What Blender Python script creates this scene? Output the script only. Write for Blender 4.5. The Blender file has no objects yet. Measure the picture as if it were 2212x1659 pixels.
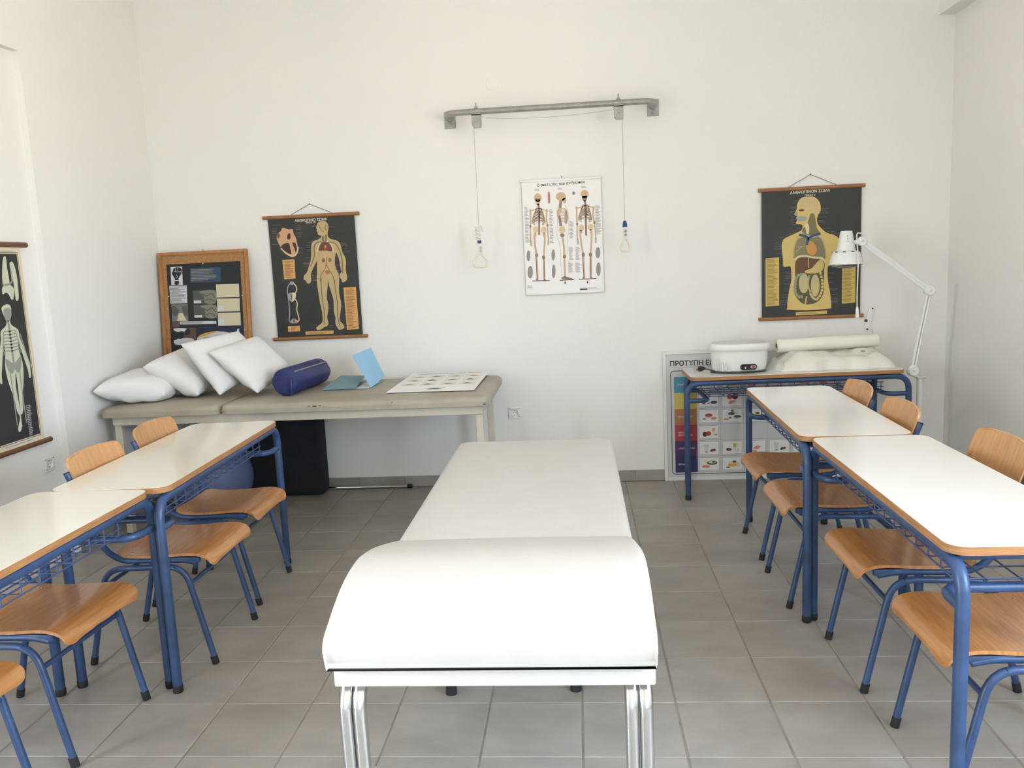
import bpy, bmesh, math, random
from mathutils import Vector, Matrix
from mathutils.geometry import tessellate_polygon
random.seed(7)
PI = math.pi
S = bpy.context.scene
COL = S.collection
XL, XR, YB, YF, ZC = -2.728, 2.336, 2.80, -4.30, 3.50

# ------------------------------------------------------------------ camera
cam_d = bpy.data.cameras.new('camera'); cam = bpy.data.objects.new('camera', cam_d); COL.objects.link(cam)
cam_d.sensor_width = 36.0; cam_d.lens = 1797.197 / 2212 * 36; cam_d.clip_start = .02
R_ = Matrix(((0.996094818, 0.034961437, 0.081072875), (0.075057075, 0.148223838, -0.98610148), (-0.046492458, 0.988335668, 0.145020894)))
cam.matrix_world = Matrix.Translation((0.02942, -2.61301, 1.47348)) @ R_.to_4x4()
S.camera = cam

# ------------------------------------------------------------------ daylight: sky above, sunny ground below, seen through the windows and the doorway
WINS = [(1.22, 1.60, 1.00, 1.95), (-3.90, -1.35, .92, 2.40)]     # y0, y1, sill, head
DY0, DY1, DZ = -2.25, -1.50, 2.15
W = bpy.data.worlds.new('sky'); S.world = W; W.use_nodes = True
_nt = W.node_tree; _N = _nt.nodes; _L = _nt.links; _bg = _N['Background']
_tc = _N.new('ShaderNodeTexCoord'); _sx = _N.new('ShaderNodeSeparateXYZ'); _mr = _N.new('ShaderNodeMapRange'); _rp = _N.new('ShaderNodeValToRGB')
_mr.inputs[1].default_value = -1; _mr.inputs[2].default_value = 1
_e = _rp.color_ramp.elements
_e[0].position = .0; _e[0].color = (.84, .77, .65, 1); _e[1].position = 1.0; _e[1].color = (.55, .76, 1.08, 1)
_p = _e.new(.47); _p.color = (.90, .83, .71, 1); _p = _e.new(.53); _p.color = (.78, .91, 1.08, 1)
_L.new(_tc.outputs['Generated'], _sx.inputs[0]); _L.new(_sx.outputs['Z'], _mr.inputs[0]); _L.new(_mr.outputs[0], _rp.inputs[0]); _L.new(_rp.outputs[0], _bg.inputs[0])
_bg.inputs[1].default_value = 24.5
def portal(name, loc, rot, sx, sy):
    l = bpy.data.lights.new(name, 'AREA'); l.shape = 'RECTANGLE'; l.size = sx; l.size_y = sy; l.cycles.is_portal = True
    o = bpy.data.objects.new(name, l); COL.objects.link(o); o.location = loc; o.rotation_euler = rot
for _a, _b, _c, _d in WINS: portal('window_portal', (XR + .19, (_a + _b) / 2, (_c + _d) / 2), (0, math.radians(90), 0), _d - _c, _b - _a)
portal('door_portal', (XL - .19, (DY0 + DY1) / 2, DZ / 2), (0, math.radians(-90), 0), DZ, DY1 - DY0)
S.view_settings.view_transform = 'Standard'; S.view_settings.look = 'None'
S.view_settings.exposure = 0.30; S.view_settings.gamma = 1.0; S.view_settings.use_curve_mapping = False

# ------------------------------------------------------------------ materials
def lin(c):
    return tuple((v / 12.92 if v <= .04045 else ((v + .055) / 1.055) ** 2.4) for v in (x / 255 for x in c)) + (1.0,)
MATS = {}
def mat(name, rgb, rough=.6, metal=0.0, var=.0, vscale=6.0, bump=0.0, bscale=40.0, spec=.5, coat=0.0, rgb2=None, stretch=None, objrand=0.0, trans=0.0):
    m = bpy.data.materials.new(name); m.use_nodes = True; nt = m.node_tree; N = nt.nodes; L = nt.links
    b = N['Principled BSDF']; b.inputs['Roughness'].default_value = rough; b.inputs['Metallic'].default_value = metal
    b.inputs['Specular IOR Level'].default_value = spec; b.inputs['Coat Weight'].default_value = coat
    b.inputs['Coat Roughness'].default_value = .12
    if trans: b.inputs['Transmission Weight'].default_value = trans
    c = lin(rgb)
    b.inputs['Base Color'].default_value = c
    tc = None
    if var or rgb2 or bump or objrand:
        tc = N.new('ShaderNodeTexCoord'); mp = N.new('ShaderNodeMapping'); L.new(tc.outputs['Object'], mp.inputs['Vector'])
        if stretch: mp.inputs['Scale'].default_value = stretch
        if objrand:
            oi = N.new('ShaderNodeObjectInfo'); va = N.new('ShaderNodeVectorMath'); va.operation = 'ADD'
            mu = N.new('ShaderNodeMath'); mu.operation = 'MULTIPLY'; mu.inputs[1].default_value = 37.0
            L.new(oi.outputs['Random'], mu.inputs[0]); L.new(tc.outputs['Object'], va.inputs[0]); L.new(mu.outputs[0], va.inputs[1]); L.new(va.outputs[0], mp.inputs['Vector'])
    if var or rgb2:
        n = N.new('ShaderNodeTexNoise'); n.inputs['Scale'].default_value = vscale; n.inputs['Detail'].default_value = 5; n.inputs['Roughness'].default_value = .6
        L.new(mp.outputs[0], n.inputs['Vector'])
        r = N.new('ShaderNodeValToRGB'); r.color_ramp.elements[0].position = .32; r.color_ramp.elements[1].position = .68
        c2 = lin(rgb2) if rgb2 else tuple(x * (1 - var) for x in c[:3]) + (1,)
        r.color_ramp.elements[0].color = c2; r.color_ramp.elements[1].color = c
        L.new(n.outputs['Fac'], r.inputs['Fac']); out = r.outputs['Color']
        if objrand:
            hs = N.new('ShaderNodeHueSaturation'); mr = N.new('ShaderNodeMapRange'); mr.inputs[3].default_value = 1 - objrand; mr.inputs[4].default_value = 1 + objrand
            L.new(oi.outputs['Random'], mr.inputs[0]); L.new(mr.outputs[0], hs.inputs['Value']); L.new(out, hs.inputs['Color']); out = hs.outputs['Color']
        L.new(out, b.inputs['Base Color'])
    if bump:
        n2 = N.new('ShaderNodeTexNoise'); n2.inputs['Scale'].default_value = bscale; n2.inputs['Detail'].default_value = 4
        L.new(mp.outputs[0], n2.inputs['Vector'])
        bp = N.new('ShaderNodeBump'); bp.inputs['Strength'].default_value = bump; bp.inputs['Distance'].default_value = .01
        L.new(n2.outputs['Fac'], bp.inputs['Height']); L.new(bp.outputs[0], b.inputs['Normal'])
    MATS[name] = m
    return m
mat('wall_paint', (238, 237, 233), .85, bump=.10, bscale=55, var=.02, vscale=1.2)
mat('ceiling_paint', (242, 241, 238), .9, var=.02, vscale=2)
mat('floor_tile', (166, 160, 151), .40, var=.0, rgb2=(149, 143, 134), vscale=3.2, bump=.04, bscale=30, objrand=.055, stretch=(1, 1.6, 1), spec=.4)
mat('grout', (160, 153, 142), .9, rgb2=(128, 121, 111), vscale=5)
mat('skirting_tile', (160, 156, 150), .5, rgb2=(146, 142, 136), vscale=5, objrand=.04)
mat('laminate', (236, 234, 229), .13, var=.03, vscale=5, spec=.5, bump=.004, bscale=20)
mat('laminate_left', (226, 220, 205), .16, var=.05, vscale=4, spec=.5)
mat('ply_edge', (186, 136, 88), .5, rgb2=(150, 104, 62), vscale=9, stretch=(1, 1, 18), spec=.4)
mat('beech', (196, 140, 84), .30, rgb2=(170, 112, 60), vscale=7, stretch=(1.2, 14, 3), objrand=.06, coat=.35)
mat('beech_back', (206, 156, 104), .38, rgb2=(190, 136, 84), vscale=7, stretch=(10, 1.2, 1.2), objrand=.05, coat=.25)
mat('blocker_paint', (66, 84, 104), .6)  # for the unseen louvred panels added outside the windows
mat('blue_steel', (54, 82, 124), .36, rgb2=(43, 62, 94), vscale=9, bump=.03, bscale=70, spec=.5)
mat('blue_wire', (66, 84, 122), .45)
mat('black_rubber', (28, 28, 29), .7)
mat('bed_vinyl', (200, 196, 190), .50, var=.045, vscale=9, bump=.10, bscale=26, stretch=(1, 1, 1))
mat('couch_vinyl', (172, 164, 147), .52, rgb2=(156, 147, 130), vscale=5, bump=.06, bscale=45)
mat('cream_steel', (206, 200, 184), .4, rgb2=(190, 182, 163), vscale=4)
mat('chrome', (215, 215, 213), .14, 1.0, bump=.01, bscale=60)
mat('galvanised', (168, 168, 162), .42, .35, rgb2=(146, 146, 141), vscale=24)
mat('wood_rod', (168, 118, 76), .55, rgb2=(140, 94, 58), vscale=10, stretch=(2, 12, 12))
mat('dark_rod', (122, 82, 54), .5, rgb2=(96, 62, 40), vscale=10, stretch=(2, 12, 12))
mat('pine_frame', (184, 132, 82), .6, rgb2=(160, 108, 62), vscale=8, stretch=(6, 6, 1.4))
mat('cork', (182, 138, 92), .9, rgb2=(152, 108, 66), vscale=140, bump=.1, bscale=160)
mat('white_cotton', (228, 227, 225), .92, var=.03, vscale=5, bump=.22, bscale=11)
mat('navy_vinyl', (44, 52, 112), .5, rgb2=(36, 42, 92), vscale=7, bump=.1, bscale=18)
mat('grey_zip', (150, 148, 142), .6)
mat('blue_card', (150, 196, 226), .7, var=.04, vscale=8)
mat('teal_card', (128, 164, 172), .7, var=.05, vscale=8)
mat('white_paper', (240, 240, 240), .7)
mat('white_plastic', (236, 236, 232), .32)
mat('white_enamel', (232, 234, 232), .3)
mat('grey_enamel', (206, 208, 206), .35)
mat('soft_plastic', (232, 230, 220), .35, bump=.5, bscale=16, var=.05, vscale=6)
mat('tissue', (240, 238, 226), .95, bump=.15, bscale=60)
mat('black_plastic', (24, 24, 25), .35)
mat('black_fabric', (30, 32, 37), .92, rgb2=(22, 24, 28), vscale=8, bump=.15, bscale=150)
mat('ball_vinyl', (86, 98, 134), .5, var=.1, vscale=4)
mat('socket_dark', (40, 40, 40), .6)
mat('red_switch', (150, 30, 34), .3)
mat('grip_ivory', (232, 222, 200), .45)
mat('rope', (226, 224, 216), .8)
mat('thin_cord', (200, 198, 190), .7)
mat('blue_band', (34, 66, 120), .6)
mat('dark_string', (60, 56, 50), .8)
mat('slot_dark', (44, 44, 44), .8)
mat('window_frame', (230, 230, 228), .35)
mat('board_black', (38, 41, 44), .75, var=.1, vscale=6)
mat('poster_black', (50, 51, 50), .55, rgb2=(42, 43, 42), vscale=5)
mat('poster_black2', (52, 53, 52), .55, rgb2=(44, 45, 44), vscale=5)
mat('poster_cream', (228, 214, 184), .7, var=.06, vscale=4)
mat('poster_white', (240, 238, 236), .6)
mat('foam_white', (226, 227, 224), .5)
mat('print_grey', (204, 206, 205), .6)
PAL = dict(tan_skin=(196, 172, 126), brown_print=(104, 72, 56), red_print=(150, 62, 46), orange_print=(206, 150, 84), cream_print=(222, 206, 168), peach_print=(204, 168, 126),
    olive_print=(124, 114, 84), rust_print=(170, 116, 92), flesh_print=(206, 160, 124), maroon_print=(66, 44, 40), greyblue_print=(150, 160, 158), cream_text=(228, 222, 204),
    orange_label=(216, 166, 100), label_ink=(150, 108, 66), leader_ink=(132, 130, 124), yellow_skin=(216, 190, 118), brain_print=(208, 184, 132), lung_print=(134, 126, 94),
    blue_print=(62, 84, 120), darkolive_print=(92, 88, 62), liver_print=(110, 76, 54), stomach_print=(214, 188, 124), gut_print=(196, 182, 136), colon_print=(150, 158, 124),
    yellow_label=(206, 180, 98), label_ink2=(150, 130, 74), black_ink=(44, 44, 46), bone_print=(206, 176, 142), bone_dark=(152, 124, 104), bone_light=(220, 196, 158),
    bone_grey=(150, 146, 142), red_grey=(186, 134, 120), leader_grey=(170, 170, 172), xray_skin=(206, 208, 184), xray_bone=(150, 154, 140),
    p_blue=(46, 72, 100), p_white=(206, 206, 210), p_sand=(206, 196, 166), p_map=(84, 84, 78), p_map2=(128, 126, 112), p_brown=(96, 70, 56), p_grey=(120, 118, 116), p_yellow=(214, 170, 66), p_navy=(34, 42, 66), p_skin=(176, 140, 120), p_cell=(230, 228, 218),
    f_cyan=(84, 150, 178), f_yellow=(206, 190, 92), f_orange=(178, 124, 84), f_red=(172, 66, 74), f_plum=(84, 56, 98), f_indigo=(56, 56, 104), f_line=(120, 120, 120), f_white=(232, 232, 230), f_text=(206, 206, 210), f_title=(64, 66, 68), f_dark=(52, 66, 66),
    f_tomato=(186, 70, 56), f_wine=(96, 36, 44), f_peach=(214, 128, 86), f_salmon=(214, 136, 116), f_green=(86, 100, 66), f_leaf=(70, 84, 70), f_gold=(214, 172, 92), f_glass=(190, 202, 194), f_bread=(180, 140, 96), f_cream=(226, 208, 150), f_plate=(206, 210, 208), f_berry=(112, 66, 62))
for k_, v_ in PAL.items(): mat(k_, v_, .65, var=.07 if k_.endswith('skin') else .0, vscale=30)
def glassy(name, rgb, glossy=.12, dens=.04, rough=.05):
    m = bpy.data.materials.new(name); m.use_nodes = True; nt = m.node_tree; N = nt.nodes; L = nt.links
    for n in list(N): N.remove(n)
    o = N.new('ShaderNodeOutputMaterial'); t = N.new('ShaderNodeBsdfTransparent'); g = N.new('ShaderNodeBsdfGlossy'); d = N.new('ShaderNodeBsdfDiffuse'); a = N.new('ShaderNodeMixShader'); b = N.new('ShaderNodeMixShader')
    g.inputs['Roughness'].default_value = rough; d.inputs['Color'].default_value = lin(rgb); a.inputs[0].default_value = dens; b.inputs[0].default_value = glossy
    L.new(t.outputs[0], a.inputs[1]); L.new(d.outputs[0], a.inputs[2]); L.new(a.outputs[0], b.inputs[1]); L.new(g.outputs[0], b.inputs[2]); L.new(b.outputs[0], o.inputs[0])
    MATS[name] = m
glassy('window_glass', (230, 240, 240), .06, .0)
glassy('clear_film', (236, 236, 228), .10, .38, .2)

# ------------------------------------------------------------------ mesh helpers: every builder returns (verts, faces)
def join(*parts):
    V, F = [], []
    for v, f in parts:
        n = len(V); V += list(v); F += [tuple(i + n for i in q) for q in f]
    return V, F
def shift(m, d): return [tuple(Vector(v) + Vector(d)) for v in m[0]], m[1]
def xform(m, M): return [tuple(M @ Vector(v)) for v in m[0]], m[1]
def box(x0, x1, y0, y1, z0, z1):
    return ([(x0, y0, z0), (x1, y0, z0), (x1, y1, z0), (x0, y1, z0), (x0, y0, z1), (x1, y0, z1), (x1, y1, z1), (x0, y1, z1)],
            [(0, 3, 2, 1), (4, 5, 6, 7), (0, 1, 5, 4), (1, 2, 6, 5), (2, 3, 7, 6), (3, 0, 4, 7)])
def rbox(x0, x1, y0, y1, z0, z1, bev=.01, seg=2):
    bm = bmesh.new(); bmesh.ops.create_cube(bm, size=1)
    for v in bm.verts: v.co = ((x0 + x1) / 2 + v.co.x * (x1 - x0), (y0 + y1) / 2 + v.co.y * (y1 - y0), (z0 + z1) / 2 + v.co.z * (z1 - z0))
    bmesh.ops.bevel(bm, geom=bm.edges[:], offset=bev, segments=seg, profile=.5, affect='EDGES')
    bm.verts.index_update()
    r = [tuple(v.co) for v in bm.verts], [tuple(v.index for v in f.verts) for f in bm.faces]; bm.free(); return r
def fillet(pts, r, n=5):
    pts = [Vector(p) for p in pts]; out = [pts[0]]
    for i in range(1, len(pts) - 1):
        a, b, c = pts[i - 1], pts[i], pts[i + 1]; u = (a - b); w = (c - b); ru = min(r, u.length * .49, w.length * .49)
        p, q = b + u.normalized() * ru, b + w.normalized() * ru
        for k in range(n + 1):
            t = k / n; out.append(p * (1 - t) ** 2 + b * 2 * t * (1 - t) + q * t ** 2)
    return out + [pts[-1]]
def tube(pts, r, seg=10, caps=True, closed=False, flat=None):
    pts = [Vector(p) for p in pts]; n = len(pts); V, F = [], []
    rs = r if isinstance(r, (list, tuple)) else [r] * n
    up = None
    for i, p in enumerate(pts):
        if closed: t = (pts[(i + 1) % n] - pts[i - 1])
        else: t = (pts[min(i + 1, n - 1)] - pts[max(i - 1, 0)])
        t.normalize()
        if up is None:
            up = Vector((0, 0, 1)) if abs(t.z) < .9 else Vector((0, 1, 0))
        s = t.cross(up); s.normalize(); up = s.cross(t); up.normalize()
        for k in range(seg):
            a = 2 * PI * k / seg
            V.append(tuple(p + s * math.cos(a) * rs[i] + up * math.sin(a) * rs[i] * (flat or 1)))
    for i in range(n if closed else n - 1):
        j = (i + 1) % n
        for k in range(seg):
            F.append((i * seg + k, i * seg + (k + 1) % seg, j * seg + (k + 1) % seg, j * seg + k))
    if caps and not closed:
        F.append(tuple(range(seg - 1, -1, -1))); F.append(tuple((n - 1) * seg + k for k in range(seg)))
    return V, F
def cyl(c, r, z0, z1, seg=20, r1=None):
    return lathe([(0, z0), (r, z0), (r if r1 is None else r1, z1), (0, z1)], seg, c)
def lathe(prof, seg=24, c=(0, 0, 0), sx=1, sy=1):
    V, F = [], []; n = len(prof)
    for k in range(seg):
        a = 2 * PI * k / seg
        for r, z in prof: V.append((c[0] + sx * r * math.cos(a), c[1] + sy * r * math.sin(a), c[2] + z))
    for k in range(seg):
        j = (k + 1) % seg
        for i in range(n - 1):
            q = (k * n + i, j * n + i, j * n + i + 1, k * n + i + 1)
            F.append(q)
    return V, F
def rrect(w, h, r, n=5):
    out = []
    for cx, cy, a0 in ((w / 2 - r, h / 2 - r, 0), (-w / 2 + r, h / 2 - r, 90), (-w / 2 + r, -h / 2 + r, 180), (w / 2 - r, -h / 2 + r, 270)):
        for k in range(n + 1):
            a = math.radians(a0 + 90 * k / n); out.append((cx + r * math.cos(a), cy + r * math.sin(a)))
    return out
def prism(out, z0, z1):
    n = len(out); V = [(x, y, z0) for x, y in out] + [(x, y, z1) for x, y in out]
    F = [tuple(range(n - 1, -1, -1)), tuple(range(n, 2 * n))] + [(i, (i + 1) % n, n + (i + 1) % n, n + i) for i in range(n)]
    return V, F
def sphere(c, r, seg=16, rings=10, sz=1):
    prof = [(r * math.sin(PI * i / rings), -r * sz * math.cos(PI * i / rings)) for i in range(rings + 1)]
    return lathe(prof, seg, c)
def sheet(fn, nu, nv):
    V = [tuple(fn(i / nu, j / nv)) for j in range(nv + 1) for i in range(nu + 1)]
    F = [(j * (nu + 1) + i, j * (nu + 1) + i + 1, (j + 1) * (nu + 1) + i + 1, (j + 1) * (nu + 1) + i) for j in range(nv) for i in range(nu)]
    return V, F
def slab(top, bot, nu, nv):
    a, fa = sheet(top, nu, nv); b, _ = sheet(bot, nu, nv); n = len(a); w = nu + 1
    F = list(fa) + [tuple(i + n for i in q[::-1]) for q in fa]
    ring = [i for i in range(w)] + [j * w + nu for j in range(1, nv + 1)] + [nv * w + i for i in range(nu - 1, -1, -1)] + [j * w for j in range(nv - 1, 0, -1)]
    for i in range(len(ring)):
        p, q = ring[i], ring[(i + 1) % len(ring)]; F.append((q, p, p + n, q + n))
    return a + b, F
def crom(pts, n=4, closed=True):
    N = len(pts); out = []
    rng = range(N) if closed else range(N - 1)
    g = (lambda i: pts[i % N]) if closed else (lambda i: pts[max(0, min(N - 1, i))])
    for i in rng:
        p0, p1, p2, p3 = g(i - 1), g(i), g(i + 1), g(i + 2)
        for k in range(n):
            t = k / n
            out.append(tuple(.5 * (2 * b + (c - a) * t + (2 * a - 5 * b + 4 * c - d) * t * t + (-a + 3 * b - 3 * c + d) * t ** 3) for a, b, c, d in zip(p0, p1, p2, p3)))
    if not closed: out.append(tuple(pts[-1]))
    return out
MESHES = 0
def obj(name, m, material, parent=None, smooth=None, loc=None, bevel=None):
    me = bpy.data.meshes.new(name); me.from_pydata(m[0], [], m[1]); me.update()
    bm = bmesh.new(); bm.from_mesh(me); bmesh.ops.remove_doubles(bm, verts=bm.verts, dist=1e-6); bmesh.ops.recalc_face_normals(bm, faces=bm.faces); bm.to_mesh(me); bm.free()
    for k in (material if isinstance(material, (list, tuple)) else [material]): me.materials.append(MATS[k])
    if smooth is not None:
        me.polygons.foreach_set('use_smooth', [True] * len(me.polygons))
        me.set_sharp_from_angle(angle=math.radians(smooth))
    o = bpy.data.objects.new(name, me); COL.objects.link(o)
    if parent is not None: o.parent = parent
    if loc is not None: o.location = loc
    return o
def tag(o, label, cat, group=None):
    o['label'] = label; o['category'] = cat
    if group: o['group'] = group
    return o
def thing(name, label, cat, loc=(0, 0, 0), rz=0, group=None):
    o = bpy.data.objects.new(name, None); COL.objects.link(o); o.location = loc; o.rotation_euler = (0, 0, rz)
    o.empty_display_size = .05
    return tag(o, label, cat, group)
def struct(o): o['kind'] = 'structure'; return o
def dup(root, loc, rz, label, group=None):
    r = root.copy(); COL.objects.link(r); r.location = loc; r.rotation_euler = (0, 0, rz); r['label'] = label
    if group: r['group'] = group
    for ch in list(root.children):
        c = ch.copy(); COL.objects.link(c); c.parent = r
        for g in list(ch.children):
            d = g.copy(); COL.objects.link(d); d.parent = c
    return r
def text_mesh(s, bold=0.0):
    cu = bpy.data.curves.new('t', 'FONT'); cu.body = s; cu.size = 1; cu.offset = bold; cu.resolution_u = 3
    o = bpy.data.objects.new('t', cu); COL.objects.link(o)
    me = o.to_mesh(); V = [tuple(v.co) for v in me.vertices]; F = [tuple(p.vertices) for p in me.polygons]; o.to_mesh_clear()
    bpy.data.objects.remove(o); bpy.data.curves.remove(cu)
    return V, F
def print_art(els, parent, off=.0006, bold=.012):
    """flat print on a sheet: sheet coords (u right, v up) -> local (u, -offset, v)"""
    groups = {}; els = list(els)
    for i, e in enumerate(els):
        if e[0] == 'caption_print': els[i] = ({'text': 'title_print', 'spoly': 'label_panel'}.get(e[3], 'text_lines') + '#%d' % i,) + tuple(e[1:])
    for e in els: groups.setdefault(e[0], []).append(e)
    for part, es in groups.items():
        V, F, MI, names = [], [], [], []
        def emit(pts2, faces, layer, col):
            if col not in names: names.append(col)
            n = len(V); V.extend((u, -(off + layer * .00025), v) for u, v in pts2)
            for q in faces: F.append(tuple(i + n for i in q)); MI.append(names.index(col))
        for e in es:
            _, col, layer, kind, d = e[:5]
            if kind in ('poly', 'spoly'):
                p = crom(d, 3) if kind == 'poly' else d
                tri = tessellate_polygon([[Vector((a, b, 0)) for a, b in p]]); emit(p, tri, layer, col)
            elif kind == 'line':
                p = crom(d, 3, False) if len(d) > 2 else d; w = e[5] / 2; pts = []
                for i in range(len(p)):
                    a = Vector(p[max(i - 1, 0)]); b = Vector(p[min(i + 1, len(p) - 1)]); t = (b - a)
                    t = t.normalized() if t.length > 0 else Vector((1, 0)); nrm = Vector((-t.y, t.x)) * w; c = Vector(p[i])
                    pts += [tuple(c + nrm), tuple(c - nrm)]
                emit(pts, [(2 * i, 2 * i + 1, 2 * i + 3, 2 * i + 2) for i in range(len(p) - 1)], layer, col)
            elif kind == 'text':
                (x0, y0), (x1, y1) = d; tv, tf = text_mesh(e[5], bold)
                xs = [v[0] for v in tv]; s = math.hypot(x1 - x0, y1 - y0) / (max(xs) - min(xs)); ca, sa = (x1 - x0) / math.hypot(x1 - x0, y1 - y0), (y1 - y0) / math.hypot(x1 - x0, y1 - y0)
                if len(e) > 6: ky = e[6]
                else: ky = 1.0
                emit([(x0 + ((v[0] - min(xs)) * ca - (v[1] * ky - .35) * sa) * s, y0 + ((v[0] - min(xs)) * sa + (v[1] * ky - .35) * ca) * s) for v in tv], tf, layer, col)
            elif kind == 'rows':
                tl, tr, br, bl = [Vector(q) for q in d]; n = e[5]; rr = random.Random(len(es) + n)
                for i in range(n):
                    a, b = (i + .2) / n, (i + .72) / n; w = .55 + .45 * rr.random()
                    A = tl.lerp(bl, a); B = tl.lerp(tr, w).lerp(bl.lerp(br, w), a); Cc = tl.lerp(tr, w).lerp(bl.lerp(br, w), b); D = tl.lerp(bl, b)
                    emit([tuple(A), tuple(B), tuple(Cc), tuple(D)], [(0, 1, 2, 3)], layer, col)
        part = part.split('#')[0]
        me = bpy.data.meshes.new(part); me.from_pydata(V, [], F); me.update()
        for k in names: me.materials.append(MATS[k])
        me.polygons.foreach_set('material_index', MI)
        o = bpy.data.objects.new(part, me); COL.objects.link(o); o.parent = parent
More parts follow.
